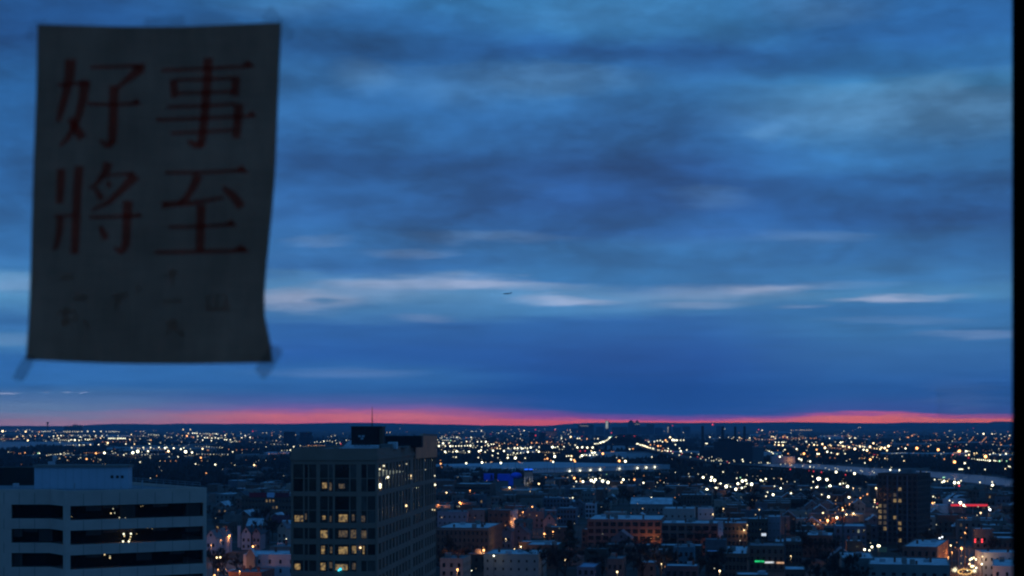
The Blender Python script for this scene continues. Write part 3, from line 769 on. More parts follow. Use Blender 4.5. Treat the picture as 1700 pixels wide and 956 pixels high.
GL = [M_CLEARDARK, M_CLEARDARK, glassmat('tower_glass_blind',(0.10,0.075,0.06),0.2,0.4), glassmat('tower_glass_dark',(0.02,0.017,0.015),0.08,0.5)]
rgl = random.Random(31)
tin = inset(tpoly, 0.30)
core = MB().prism(tin, 0, ztop-0.4, M_CLEARDARK)
obj('glass_core', core, tower)
# horizontal concrete bands between the window rows
edges = [ztop] + [z for r in rows_t for z in (r[1], r[0])] + [0.0]
for i in range(0, len(edges)-1, 2):
    thin = 0 < i and (edges[i]-edges[i+1]) < 0.5
    pl = inset(tpoly, 0.14) if thin else tpoly
    o = obj('parapet' if i == 0 else ('transom' if thin else 'spandrel'), MB().prism(pl, edges[i+1], edges[i], M_CONC2, True, True), tower)
obj('cornice', MB().prism(inset(tpoly,-0.25), zrow(764), zrow(757), M_CONC2, True, True), tower)
obj('roof', MB().prism(inset(tpoly,0.5), ztop-0.3, ztop+0.02, M_ROOFGREY), tower)
tpi = inset(tpoly, 0.45); rimb = MB()
for i in range(len(tpoly)):
    j = (i+1) % len(tpoly); rimb.prism([tpoly[i], tpoly[j], tpi[j], tpi[i]], ztop+0.002, ztop+0.5, M_CONC2)
obj('roof_edge', rimb, tower)
# piers: on every facade, wall strips between the window columns
def seg_pt(a, b, t): return (a[0]+(b[0]-a[0])*t, a[1]+(b[1]-a[1])*t)
def pier(a, b, t0, t1, z0, z1, depth=0.26, proud=0.06, name='pier'):
    n = off2(a, b, 1.0); p, q = seg_pt(a, b, t0), seg_pt(a, b, t1)
    pl = [(p[0]+n[0]*proud, p[1]+n[1]*proud), (q[0]+n[0]*proud, q[1]+n[1]*proud), (q[0]-n[0]*depth, q[1]-n[1]*depth), (p[0]-n[0]*depth, p[1]-n[1]*depth)]
    obj(name, MB().prism(pl, z0, z1, M_CONC2, True, True), tower)
def wpane(a, b, t0, t1, z0, z1, m, name='window', inn=0.2, parent=None):
    n = off2(a, b, 1.0); p, q = seg_pt(a, b, t0), seg_pt(a, b, t1)
    mb = MB(); mb.face([(p[0]-n[0]*inn, p[1]-n[1]*inn, z0), (q[0]-n[0]*inn, q[1]-n[1]*inn, z0), (q[0]-n[0]*inn, q[1]-n[1]*inn, z1), (p[0]-n[0]*inn, p[1]-n[1]*inn, z1)], m)
    return obj(name, mb, parent or tower)
front = [ (fr_[0],fr_[1],483,528,[(487,503),(505.5,511),(513,525)]), (fr_[1],fr_[2],528,595,[(531.5,544),(546,552.5),(556,579.5),(581.5,591.5)]), (fr_[2],fr_[3],595,626,[(600,608.5),(610.5,623)]) ]
z_all = rows_t[-1][0]
LITF = {(1,1,0):M_LIT,(1,1,1):M_LITDIM,(1,1,2):M_LITDIM,(0,3,0):M_LIT,(0,3,1):M_LITDIM,(1,3,0):M_LIT,(1,3,1):M_LITDIM,(1,3,2):M_LIT,(1,3,3):M_LITDIM,(2,3,0):M_LITDIM,
        (1,4,0):M_LIT,(1,4,2):M_LITDIM,(1,4,3):M_LITDIM,(2,4,0):M_LITDIM,(1,5,0):M_LIT,(1,5,1):M_LITDIM,(1,5,2):M_LIT,(1,5,3):M_LIT,(2,5,0):M_LIT,(0,6,0):M_LIT,(1,6,0):M_LIT,(1,6,1):M_LITDIM,(1,6,2):M_LIT,(1,6,3):M_LITDIM}
for fi, (a, b, xa, xb, cols) in enumerate(front):
    f = lambda x: (x-xa)/(xb-xa)
    gaps = [xa] + [v for c in cols for v in c] + [xb]
    for i in range(0, len(gaps), 2):
        wide = (gaps[i+1]-gaps[i]) > 2.6
        pier(a, b, f(gaps[i]), f(gaps[i+1]), z_all, rows_t[0][1]+0.3, 0.28, 0.05 if wide else -0.06, 'pier' if wide else 'mullion')
    for ri, (z0, z1) in enumerate(rows_t[:9]):
        for ci, c in enumerate(cols):
            m = LITF.get((fi, ri, ci), M_CLEARDARK)
            if m is M_LIT or m is M_LITDIM:
                w = wpane(a, b, f(c[0]), f(c[1]), z0+0.02, z1-0.02, M_CLEARDARK)
                hgt = (z1-z0); lo = z0+0.25; up = z1-(0.35 if ri > 3 else 0.7)
                rr = random.Random(fi*100+ri*10+ci); fa, fb = f(c[0])+0.01, f(c[1])-0.01; span = fb-fa
                fa += span*rr.choice((0,0,0.1,0.25)); fb -= span*rr.choice((0,0.1,0.3,0.4)); up -= rr.choice((0,0.2,0.5)); lo += rr.choice((0,0,0.2,0.5))
                wpane(a, b, fa, fb, lo, up, m, 'lit_interior', 0.17, w)
            else: wpane(a, b, f(c[0]), f(c[1]), z0+0.02, z1-0.02, rgl.choice(GL))
obj('desk_lamp', MB().ball((0,0,0), 0.34, emat('cyan_screen',(0.05,0.75,1.0),1.6), 8, 5), tower, (T(565.5,400)[0], -1.05, zrow(944.5)))
obj('desk_lamp', MB().ball((0,0,0), 0.24, MATS['cyan_screen'], 8, 5), tower, (T(562.5,400)[0], -1.0, zrow(946.5)))
obj('ceiling_lamp_or_glow_ball', MB().ball((0,0,0), 0.22, lampmat('y',3), 8, 5), tower, (T(598.5,400)[0], -0.8, zrow(909)))
# long side
sa, sb = (0.0,0.0), sidept(SL)
cols_s = [(2.2+5.05*k, 5.4+5.05*k) for k in range(10)] + [(56+5.0*k, 59.4+5.0*k) for k in range(4)] + [(78+4.6*k, 81+4.6*k) for k in range(5)]
gaps = [0.0] + [v for c in cols_s for v in c] + [SL]
for i in range(0, len(gaps), 2):
    pier(sa, sb, gaps[i]/SL, gaps[i+1]/SL, z_all, rows_t[0][1]+0.3, 0.28, 0.04, 'pier')
rng = random.Random(3)
for ri, (z0, z1) in enumerate(rows_t[:9]):
    for ci, c in enumerate(cols_s):
        wpane(sa, sb, c[0]/SL, c[1]/SL, z0+0.02, z1-0.02, rgl.choice(GL))
for ci in range(8):
    c = cols_s[ci]; z0, z1 = rows_t[0]
    k = (0.9,1.0,1.0,0.8,0.7,0.6,0.45,0.3)[ci]
    w = wpane(sa, sb, (c[0]+0.2)/SL, (c[1]-0.2)/SL, z0-0.25+0.5, z0+1.4*k+0.1, M_LITPALE, 'lit_blind', 0.16)
for (cx, cy, s, c) in ((591,342,2,'w'),(615,323,2,'w'),(612,348,1,'w'),(592,432,4,'w'),(593,446,3,'w'),(640,410,1,'w'),(637,388,3,'w'),(767,380,3,'y'),(768,395,2,'y'),(742,552,3,'y'),(703,322,1,'y'),(745,312,1,'w'),(852,345,1,'w'),(906,380,2,'w'),(908,432,3,'w'),(892,575,2,'w'),(905,577,2,'y'),(890,290,1,'w'),(850,290,1,'y')):
    X_, Y_ = 460+cx/3.463, 680+cy/3.463
    k = (X_-850)/F; n = off2(sa, sb, 1.0); ax, ay = TX-n[0]*0.05, TY-n[1]*0.05
    Y = (ax*n[0]+ay*n[1])/(k*n[0]+n[1])
    obj('window_lamp', MB().ball((0,0,0), (0.1,0.14,0.2,0.28,0.36)[s], lampmat(c, min(3,s)), 8, 5), tower, (k*Y-TX, Y-TY, wz(Y_,Y)))
# roof: bronze wall, black plant box, screens, mast
def side_prism(pts, o0, o1, m, name):
    """polygon given as (t along the side, z), extruded from offset o0 to o1 across the slab"""
    mb = MB(); i = mb.mi(m); k = len(pts)
    for o_ in (o0, o1):
        mb.v += [(*sidept(t, o_), z) for t, z in pts]
    mb.f.append(tuple(range(k))); mb.m.append(i); mb.f.append(tuple(reversed(range(k, 2*k)))); mb.m.append(i)
    for q in range(k):
        r = (q+1) % k; mb.f.append((q, k+q, k+r, r)); mb.m.append(i)
    return obj(name, mb, tower)
side_prism([(58,50.3),(100.2,49.9),(100.2,56.1),(73,56.5),(58,53.4)], 0.35, 0.0, M_COPPER, 'bronze_wall')
side_prism([(57.2,50.3),(58.0,50.3),(58.0,53.5),(73,56.6),(100.3,56.2),(100.3,56.6),(72.8,57.0),(57.2,53.9)], 0.45, -0.5, M_CONC2, 'bronze_coping')
def rbox(x0, x1, d, dep, ytop, m, name, z0=None, ybot=None):
    return obj(name, MB().box(wx(x0,d)-TX, wx(x1,d)-TX, d-TY, d-TY+dep, (ztop+0.02) if z0 is None else z0, wz(ytop,d), m, True), tower)
pb_ = rbox(583,634,428,11,709,M_BLACK,'plant_box')
obj('box_cap', MB().box(wx(582.5,428)-TX, wx(635,428)-TX, 27.2, 39, wz(709,428)+0.003, wz(709,428)+0.25, M_DARKMETAL, True), pb_)
obj('bronze_edge', MB().box(wx(630,427)-TX, wx(636,427)-TX, 26.6, 27.4, ztop+0.03, wz(711,428), mat('dark_bronze',(0.12,0.06,0.04),0.6,0.2,0.5)), pb_)
for (x, y) in ((597,724),(603,724),(601,728)): obj('louvre', MB().box(wx(x,428)-TX-0.35, wx(x,428)-TX+0.35, 27.35, 27.47, wz(y,428)-0.25, wz(y,428)+0.25, M_METAL, True), pb_)
rbox(637,700,452,8,723.5,M_BLACK,'dark_screen')
rbox(580,626,414,9,739.5,M_ROOFPALE,'white_roof_unit'); rbox(644,658,424,6,734,M_ROOFPALE,'white_roof_unit'); rbox(632,650,420,5,737,M_GREY,'grey_roof_unit'); rbox(660,676,436,6,741,M_GREY,'grey_roof_unit')
rbox(553,560,415,4,743,M_GREY,'grey_roof_unit')
o = MB(); m_ = o.mi(M_ROOFPALE)
for yy in (418-TY, 424-TY):
    o.v += [(wx(567,420)-TX, yy, ztop+0.02), (wx(581,420)-TX, yy, ztop+0.02), (wx(581,420)-TX, yy, wz(731,420))]
for f_ in ((0,1,2),(5,4,3),(0,2,5,3),(1,4,5,2)): o.f.append(f_); o.m.append(m_)
obj('sloped_skylight', o, tower)
for k, x in enumerate((588,594,600,606,612)): rbox(x, x+2.4, 413.2, 0.6, 736.5+(k % 2), M_DARKMETAL, 'roof_fan', wz(739.5,414)+0.01)
obj('mast', MB().tube((wx(616.5,430)-TX, 32, wz(709,428)+0.25), (wx(616.5,430)-TX, 32, wz(675,430)), 0.16, 0.06, M_DARKMETAL, 6), tower)

# ------------------------------------------------------------------ generic buildings
FOOT = []        # footprints in plan (corner list) of everything placed by hand
SEEN = []        # (x0, x1, ytop, ybottom, d): picture rows that must stay in view
LITPX = []       # windows that are lit in the photograph (x, y, tolerance, kind)
def lit_near(p):
    for (x, y, r, k) in LITPX:
        if abs(p[0]-x) <= r and abs(p[1]-y) <= r: return k
    return None
WIN = {}
M_FRAMEW = mat('painted_window_frame', (0.10,0.085,0.075), 0.7, 0.1, 1.0)
def winmesh(w, h, kind):
    key = (round(w,2), round(h,2), kind)
    if key not in WIN:
        mb = MB(); f = 0.09
        m = {'d': M_GLASS, 'l': M_LIT, 'm': M_LITDIM, 'p': M_LITPALE, 'o': emat('orange_lit_window',(1.0,0.42,0.10),0.5,0.6,1.5)}[kind]
        mb.face([(f,-0.02,f),(w-f,-0.02,f),(w-f,-0.02,h-f),(f,-0.02,h-f)], m)
        mb.box(0,w,-0.07,-0.003,0,f,M_FRAMEW,True).box(0,w,-0.07,-0.003,h-f,h,M_FRAMEW,True).box(0,f,-0.07,-0.003,f,h-f,M_FRAMEW).box(w-f,w,-0.07,-0.003,f,h-f,M_FRAMEW)
        mb.box(f,w-f,-0.055,-0.021,h*0.5-0.04,h*0.5+0.04,M_FRAMEW,True)
        WIN[key] = mb.mesh('window')
    return WIN[key]
def roof_bits(root, w, dep, h, n, seed):
    r = random.Random(seed)
    for k in range(n):
        kind = r.choice(('chimney','roof_hatch','air_unit','chimney'))
        x, y = r.uniform(0.12,0.88)*w, r.uniform(0.15,0.85)*dep
        if kind == 'chimney': obj(kind, MB().box(-0.4,0.4,-0.35,0.35,0,r.uniform(1.2,2.2),M_BRICK), root, (x,y,h))
        elif kind == 'roof_hatch': obj(kind, MB().box(-0.9,0.9,-1.3,1.3,0,1.7,M_GREY), root, (x,y,h))
        else: obj(kind, MB().box(-1.1,1.1,-0.8,0.8,0,1.1,M_METAL), root, (x,y,h))
def building(name, label, x0, x1, ytop, h, depth, rot=-8.5, wall=None, roof=None, floors=3, cols=4, side=0, sidecols=4, win=(1.1,1.7), par=0.45, bits=2, cat='building', group=None, d=None, seen=True, cornice=False, first=1.2):
    """flat roofed block whose front top edge runs from column x0 to x1 of the photo at row ytop"""
    wall = wall or M_BROWN; roof = roof or M_ROOFPALE
    r = radians(rot)
    d = d or dist(ytop, h+par)
    X0 = wx(x0, d); k = (x1-850)/F
    w = (k*d-X0)/(cos(r)-k*sin(r))
    root = thing(name, label, cat, (X0, d, 0), r, group)
    obj('wall', MB().box(0,w,0,depth,0,h,wall), root)
    obj('roof', MB().box(0.35,w-0.35,0.35,depth-0.35,h+0.002,h+0.12,roof), root)
    pr = MB()
    pr.prism([(-0.03,-0.03),(w+0.03,-0.03),(w-0.3,0.3),(0.3,0.3)],h+0.003,h+par,wall); pr.prism([(w+0.03,-0.03),(w+0.03,depth+0.03),(w-0.3,depth-0.3),(w-0.3,0.3)],h+0.003,h+par,wall)
    pr.prism([(w+0.03,depth+0.03),(-0.03,depth+0.03),(0.3,depth-0.3),(w-0.3,depth-0.3)],h+0.003,h+par,wall); pr.prism([(-0.03,depth+0.03),(-0.03,-0.03),(0.3,0.3),(0.3,depth-0.3)],h+0.003,h+par,wall)
    obj('parapet', pr, root)
    if cornice: obj('cornice', MB().box(-0.1,w+0.1,-0.35,-0.035,h-0.6,h-0.1,M_GREY,True), root)
    M = Matrix.Translation((X0,d,0)) @ Matrix.Rotation(r,4,'Z')
    fh = (h-0.9)/floors; ww, wh = win; wh = min(wh, fh*0.66)
    for f in range(floors):
        for c in range(cols):
            x = (c+0.5)*w/cols-ww/2; z = 0.2+f*fh+min(first, fh*0.33)
            kd = lit_near(px(M @ Vector((x+ww/2,0,z+wh/2)))) or 'd'
            obj('window', winmesh(ww,wh,kd), root, (x,0,z))
    if side:
        for f in range(floors):
            for c in range(sidecols):
                y = (c+0.5)*depth/sidecols; z = 0.2+f*fh+min(first, fh*0.33)
                xx = w if side > 0 else 0.0
                kd = lit_near(px(M @ Vector((xx,y,z+wh/2)))) or 'd'
                o = obj('window', winmesh(ww,wh,kd), root, (xx, y-ww/2 if side > 0 else y+ww/2, z)); o.rotation_euler = (0,0,pi/2 if side > 0 else -pi/2)
    roof_bits(root, w, depth, h+0.12, bits, int(x0*7+ytop))
    pts = [M @ Vector(q) for q in ((0,0,0),(w,0,0),(w,depth,0),(0,depth,0))]
    FOOT.append([(p.x,p.y) for p in pts])
    if seen: SEEN.append((x0-1, x1+1, ytop-3, ytop+min(24, h*F/d*0.75), d))
    root['_w'] = w
    del root['_w']
    return root, w, M
def gable(name, label, xc, ypeak, hp, w, depth, eave, rot=-8.5, wall=None, roof=None, front=True, cat='house', group=None, bits=1, windows=True, seen=True):
    """pitched house; xc, ypeak: where the front end of the ridge is seen"""
    wall = wall or M_WHITE; roof = roof or M_ROOFDARK; r = radians(rot)
    d = dist(ypeak, hp); root = thing(name, label, cat, (wx(xc,d), d, 0), r, group)
    mb = MB(); i = mb.mi(wall); hw = w/2
    if front:
        for y in (0, depth): mb.v += [(-hw,y,0),(hw,y,0),(hw,y,eave),(0,y,hp-0.15),(-hw,y,eave)]
        for f in ((0,1,2,3,4),(9,8,7,6,5),(1,6,7,2),(5,0,4,9)): mb.f.append(f); mb.m.append(i)
        ro = MB(); o = 0.4; s = (hp-eave)/hw
        for sg in (-1,1):
            a = [(0,-o,hp),(sg*(hw+o),-o,eave-o*s),(sg*(hw+o),depth+o,eave-o*s),(0,depth+o,hp)]
            b = [(p[0],p[1],p[2]-0.18) for p in a]; j = ro.mi(roof); n = len(ro.v); ro.v += a+b
            for f in ((0,1,2,3),(7,6,5,4),(0,4,5,1),(1,5,6,2),(2,6,7,3)): ro.f.append(tuple(n+q for q in f)); ro.m.append(j)
    else:
        for x in (-hw, hw): mb.v += [(x,0,0),(x,depth,0),(x,depth,eave),(x,depth/2,hp-0.15),(x,0,eave)]
        for f in ((4,3,2,1,0),(5,6,7,8,9),(0,5,9,4),(6,1,2,7)): mb.f.append(f); mb.m.append(i)
        ro = MB(); o = 0.4; s = (hp-eave)/(depth/2)
        for sg in (-1,1):
            yb = depth/2+sg*(depth/2+o)
            a = [(-hw-o,depth/2,hp),(-hw-o,yb,eave-o*s),(hw+o,yb,eave-o*s),(hw+o,depth/2,hp)]
            b = [(p[0],p[1],p[2]-0.18) for p in a]; j = ro.mi(roof); n = len(ro.v); ro.v += a+b
            for f in ((0,1,2,3),(7,6,5,4),(0,4,5,1),(1,5,6,2),(2,6,7,3)): ro.f.append(tuple(n+q for q in f)); ro.m.append(j)
    obj('wall', mb, root); rf = obj('roof', ro, root)
    if bits: obj('chimney', MB().box(-0.4,0.4,-0.35,0.35,-1.2,1.3,M_BRICK), rf, (hw*0.4, depth*0.6, hp-0.6))
    M = Matrix.Translation((wx(xc,d),d,0)) @ Matrix.Rotation(r,4,'Z')
    if windows:
        n = max(2, int(w/2.6))
        for f in range(max(1, int(eave/3.0))):
            for c in range(n):
                x = -hw+(c+0.5)*w/n-0.5; z = 0.9+f*3.0
                kd = lit_near(px(M @ Vector((x+.5,0,z+.7)))) or 'd'
                obj('window', winmesh(1.0,1.5,kd), root, (x,0,z))
        if front: obj('window', winmesh(0.9,1.2,'d'), root, (-0.45,0,eave+0.25))
    pts = [M @ Vector(q) for q in ((-hw,0,0),(hw,0,0),(hw,depth,0),(-hw,depth,0))]
    FOOT.append([(p.x,p.y) for p in pts])
    if seen: SEEN.append((xc-hw*F/d-1, xc+hw*F/d+1, ypeak-2, ypeak+min(22, hp*F/d*0.7), d))
    return root, M

def C10(ox, oy, pts, r=2.2, k='l', s=10.625): LITPX.extend((ox+x/s, oy+y/s, r, k) for x, y in pts)
# lit windows read off the photograph
C10(1360,780,[(1465,300),(1460,510),(1340,510),(1105,600),(1090,705),(1078,810),(1340,815),(1460,925)],4.2)
C10(1360,780,[(1340,405),(1195,600),(1195,705),(1195,810),(1070,910),(1195,910)],4.0,'m')
C10(1360,866,[(1180,100),(1462,110),(1457,320)],4.2)
C10(1360,866,[(672,160)],3.5,'p'); C10(720,866,[(165,135),(1260,225)],3.0); C10(720,866,[(80,140)],3.0,'m')
C10(1040,866,[(775,860)],4.5,'p'); C10(1200,866,[(105,765),(160,768),(140,880),(110,635)],3.0,'m')
C10(720,780,[(840,285),(885,285),(930,285)],3.0,'p'); C10(880,866,[(1210,80)],3.0,'p')
C10(340,800,[(645,205),(695,205),(720,258)],3.2,'l',6.13); C10(340,800,[(615,205),(670,208),(690,262),(740,258)],2.2,'m',6.13); C10(340,800,[(745,820)],3.0,'o',6.13)

# ---- houses and shops of the near quarter, read off the photograph
B = building
r1, w1, m1 = B('brick_shop_block','dark brick three storey block with red signboards along its roof edge',401,490,822.5,13.5,22,-6,M_BROWN,M_ROOFGREY,3,16,win=(1.2,1.7),bits=1)
d1 = m1.translation.y
for xa, xb, c, nm in ((414,443,(0.30,0.015,0.03),'red_signboard'),(444.5,456.5,(0.45,0.52,0.68),'white_signboard'),(458,482,(0.17,0.02,0.035),'red_signboard')):
    k = (xb-xa)/F*d1; x_ = (xa-401)/F*d1
    obj(nm, MB().box(x_,x_+k,-0.25,-0.04,12.9,15.9,mat(nm+'_paint_%d' % xa,c,0.7,0.15,0.3),True), r1)
B('white_corner_building','white rendered flat roofed building with small dark windows beside the slab tower foot',404,492,920,11,20,-4,M_WHITE,M_ROOFPALE,3,5,win=(0.8,1.5))
gable('corner_turret','small pointed roof turret behind the white corner building',416,909,14.2,3.2,3.2,11.6,-4,M_GREY,M_ROOFPALE,True,'turret',bits=0,windows=False)
gable('twin_gable_house','pale twin gabled house beside the office block corner, right gable',365.5,877,11.5,5.0,11,8.2,-6,M_WHITE,M_ROOFGREY)
gable('twin_gable_house','pale twin gabled house beside the office block corner, left gable',350,880,11.5,4.6,11,8.4,-6,M_WHITE,M_ROOFGREY)
gable('gabled_house','narrow white gabled house left of the street lamp near the slab tower',408.5,874,11,4.6,12,7.8,-6,M_WHITE,M_ROOFDARK)
gable('gabled_house','small reddish gabled house right of the narrow white gabled house',425.5,876,10.5,3.6,10,8.0,-6,mat('rose_siding',(0.34,0.24,0.25),0.8,0.1,0.5),M_ROOFDARK)
gable('gabled_house','cream round shouldered gabled house close to the slab tower left side',468,866,11.5,4.4,12,8.5,-6,M_CREAM,M_ROOFGREY)
gable('gabled_house','low house with pale wide roof in front of the brick shop block',422,861,9.0,8,9,5.5,-6,M_GREY,M_ROOFPALE,False)
gable('gabled_house','low house with bright pale roof touching the slab tower outline',478,864,9.5,7,9,6,-6,M_GREY,M_ROOFPALE,False)
gable('gabled_house','dark red roofed house in front of the brick shop block windows',464,855.5,9.5,9,9,6,-6,M_BROWN,mat('maroon_shingle',(0.10,0.025,0.035),0.9,0.2,0.5),False)
B('pale_low_roof_building','low building with pale flat roof beyond the office block corner',358,386,820,7,30,-6,M_GREY,M_ROOFPALE,2,4,bits=1)
B('grey_low_roof_building','low grey building with patchy roof left of the slab tower behind houses',448,486,907,8,18,-4,M_GREY,M_ROOFGREY,2,4)

B('brick_row_block','tall dark brick row block with bright pale roof right of the slab tower',724,811,875.5,13.2,40,-8.5,M_BROWN,M_ROOFPALE,4,12,1,8,(0.9,1.6),bits=7,cornice=True)
B('porch_extension','low brick extension with pale porch roof below the brick row block, left',722,740.5,887,9.3,6,-8.5,M_BROWN,M_ROOFPALE,3,3,bits=0)
B('porch_extension','low brick extension with pale porch roof below the brick row block, right',757,790,889,9.3,6,-8.5,M_BROWN,M_ROOFPALE,3,4,bits=0)
B('bay_front','tan bay front rising at the corner of the brick row block',790.5,806,879,12.4,5,-8.5,mat('tan_stone',(0.22,0.155,0.13),0.9,0.15,0.5),M_ROOFPALE,4,2,win=(0.9,1.6),bits=0)
B('beige_flat_building','beige rendered flat roofed building with rows of tiny windows at the lower middle',803,894,919,10,24,-8.5,mat('beige_render',(0.27,0.255,0.225),0.85,0.1,0.4),M_ROOFPALE,3,7,1,4,(0.7,1.0),bits=3)
B('stepped_roof_building','building with stepped pale roofs behind the beige flat building',872,926,904,9.5,20,-8.5,M_BROWN,M_ROOFPALE,3,6,1,3,bits=3)
B('rear_pale_roof_building','pale roofed building behind the stepped roofs and lamp',861,921,899,8.2,12,-8.5,M_BROWN,M_ROOFPALE,2,6,bits=1)
gable('gabled_house','reddish gabled house with pale porch roof left of the dark evergreen',912,852,12,6.5,12,8.5,-8.5,mat('salmon_siding',(0.30,0.20,0.19),0.8,0.12,0.5),M_ROOFDARK)
B('blue_porch_building','low building with bright pale roof in front of the reddish gabled house',904,943,874.5,7.6,11,-8.5,M_BROWN,M_ROOFPALE,2,4,bits=1)
B('tan_brick_building','tan brick building with blank wall behind the brick row block',775,804.5,846,12,20,-8.5,mat('tan_brick',(0.25,0.165,0.14),0.9,0.15,0.4),M_ROOFGREY,3,3,win=(0.7,1.0),bits=1)
B('mauve_wall_building','long mauve grey walled building immediately right of the slab tower',726,775,849,11.2,18,-8.5,mat('mauve_render',(0.27,0.22,0.24),0.9,0.1,0.4),M_ROOFGREY,3,6,win=(0.8,1.2),bits=3)
B('brown_brick_building','brown brick building with white party wall left of the orange glow',810,846,846.5,12,18,-8.5,M_BROWN,M_ROOFGREY,3,4,bits=2)
B('white_party_wall','narrow white walled house beside the orange glowing street',845.5,852.5,847,11.8,16,-8.5,M_WHITE,M_ROOFGREY,3,1,win=(0.7,1.0),bits=0)
gable('gabled_house','dark gabled house with one lit window left of the yellow lamp glow',861,871,11,9,12,7,-8.5,M_SLATE,M_ROOFDARK)
gable('gabled_house','slate blue gabled house right of the brick row block side wall',840,875,10.5,5.2,10,8.5,-8.5,M_SLATE,M_ROOFDARK)
B('lit_office_strip','low brick building with a lit strip of windows left of the blue tarpaulins',755,813,803,9.5,30,-8.5,M_BROWN,M_ROOFPALE,2,16,win=(2.2,1.6),bits=3)
B('brick_school','long brick school with pale roof and orange lit wall at the centre',975,1098,861.5,14,42,-8,mat('school_brick',(0.20,0.105,0.08),0.9,0.15,0.4),M_ROOFPALE,4,10,1,5,(2.6,2.0),bits=9)
B('brick_school_wing','right wing of the brick school with large gridded windows',1098,1192,868,14.3,26,-8,mat('school_brick',(0,0,0)),M_ROOFPALE,4,7,win=(2.7,2.2),bits=6)
B('white_stair_tower','narrow pale stair tower at the right end of the brick school',1192,1200,866,15.2,8,-8,M_WHITE,M_ROOFPALE,4,1,win=(0.5,0.5),bits=0)
B('grey_walled_building','long grey walled building with pale roof behind the brick school',1101,1152.5,844,11,24,-8,mat('grey_render',(0.30,0.29,0.27),0.9,0.1,0.4),M_ROOFPALE,2,5,win=(0.9,1.2),bits=2)
B('small_white_building','small bright white walled building behind the brick school wing',1158.5,1184,844,9,14,-8,M_WHITE,M_ROOFPALE,2,3,win=(0.8,1.1),bits=1)
gable('hip_roof_house','pale walled house with broad pale roof and a white lamp before it',1081,827,12,26,20,8.5,-8,M_GREY,M_ROOFPALE,False)
B('pale_terrace','pale roofed terrace with white side wall in the middle distance',965,985,814.5,9,20,-8.5,M_GREY,M_ROOFPALE,2,4,1,3)
B('pale_terrace','pale walled terrace under the floodlit yard in the middle distance',902,946,826,9.5,14,-8.5,M_SLATE,M_ROOFPALE,3,8)
B('pale_terrace','mauve walled terrace right of the street lamp in the middle distance',925,956,843,9.5,14,-8.5,M_SLATE,M_ROOFPALE,3,6)
B('white_porch_house','small white fronted house with bright roof in the middle distance',972,988,836,9,12,-8.5,M_WHITE,M_ROOFPALE,3,3,win=(1.5,1.8))
B('pale_terrace','long pale roofed terrace above the small white building',1130,1181,821,9.5,20,-8,M_BROWN,M_ROOFPALE,3,10,bits=4)
B('pale_terrace','pale roofed terrace above the hip roofed house',1083,1103,816,9,18,-8,M_BROWN,M_ROOFPALE,2,5)
B('mauve_side_building','building with pale mauve wall left of the dark apartment block',1275,1295.5,857.5,12,18,-10,mat('mauve_render',(0,0,0)),M_ROOFPALE,3,3,win=(0.5,0.6),bits=1)
B('brown_terrace','brown terrace with patchy pale roofs right of the white stair tower',1202,1240,868,11.5,20,-8,M_BROWN,M_ROOFPALE,3,6,bits=4)
B('brown_terrace','brown terrace with stepped pale roofs beside the mauve walled building',1241,1275,861,11.5,16,-8,M_BROWN,M_ROOFPALE,3,6,bits=4)
B('pale_flat_roof_house','dark house with bright pale flat roof left of the green shop sign',1203,1240.5,918.5,10,42,-8.5,M_BROWN,M_ROOFPALE,3,6,bits=3)
r2, w2, m2 = B('shop_building','dark two storey shop building with green and white lit signs',1244,1302,905.5,10,20,-8.5,mat('dark_tan_brick',(0.10,0.085,0.07),0.9,0.15,0.4),M_ROOFGREY,3,6,bits=2)
d2 = m2.translation.y
for xa, xb, y_, c, s_, nm in ((1253,1268.5,931.5,(0.02,0.75,0.22),0.8,'green_sign'),(1269.2,1284.3,933,(0.9,0.95,1.0),0.8,'white_sign'),(1288.5,1301,933.5,(1.0,0.55,0.30),0.7,'orange_sign')):
    a = (xa-1244)/F*d2; b_ = (xb-1244)/F*d2; zc = wz(y_, d2)
    obj(nm, MB().box(a,b_,-0.5,-0.08,zc-0.32,zc+0.32,emat(nm+'_light',c,s_,0.45,1.2),True), r2)
B('pale_flat_roof_house','low house with plain pale roof at the bottom edge right of the shop signs',1303,1337,945,7.5,16,-8.5,M_BROWN,M_ROOFPALE,2,4,bits=0)
B('pale_flat_roof_house','low pale roofed house cut by the bottom edge below the shop signs',1222,1276,953.5,8,12,-8.5,M_BROWN,M_ROOFPALE,2,5,bits=2)
B('patchy_roof_row','row house with patchy pale roof left of the tall utility pole',1286,1302.5,899,9.5,22,-9,M_BROWN,M_ROOFPALE,3,3,bits=2)
B('patchy_roof_row','row house with patchy pale roof right of the tall utility pole',1304,1331,898.5,9.5,24,-9,M_BROWN,M_ROOFPALE,3,5,bits=4)
B('patchy_roof_row','row house with pale roofs left of the grey walled corner house',1333,1382,888,9.5,24,-12,M_BROWN,M_ROOFPALE,3,6,bits=5)
B('grey_corner_house','grey four storey house with one bright window left of the dark apartment block',1387,1438,873,12.5,22,-9,M_SLATE,M_ROOFPALE,4,6,bits=3)
B('lit_window_house','low dark house with one bright bay window at the bottom edge',1104,1158,939,8.5,12,-8.5,mat('dark_rose_brick',(0.085,0.055,0.06),0.9,0.15,0.4),M_ROOFPALE,2,5,win=(1.6,1.9),bits=2)
B('grey_gable_side_building','grey building with a dim wall lamp right of the pale blue roof',1008,1034,927,9,16,-8.5,mat('dusty_brick',(0.10,0.085,0.08),0.9,0.15,0.4),M_ROOFGREY,2,3)
B('pale_blue_roof_shed','low building with even pale blue roof below the dark evergreen',958,987.5,941,6,22,-8.5,M_SLATE,mat('pale_blue_roof',(0.26,0.34,0.46),0.8,0.1,0.3),2,3,bits=0)
B('pale_roof_terrace','terrace with pale roof and two dim gables left of the school',966,998,878.5,9,14,-8.5,M_BROWN,M_ROOFPALE,3,5)
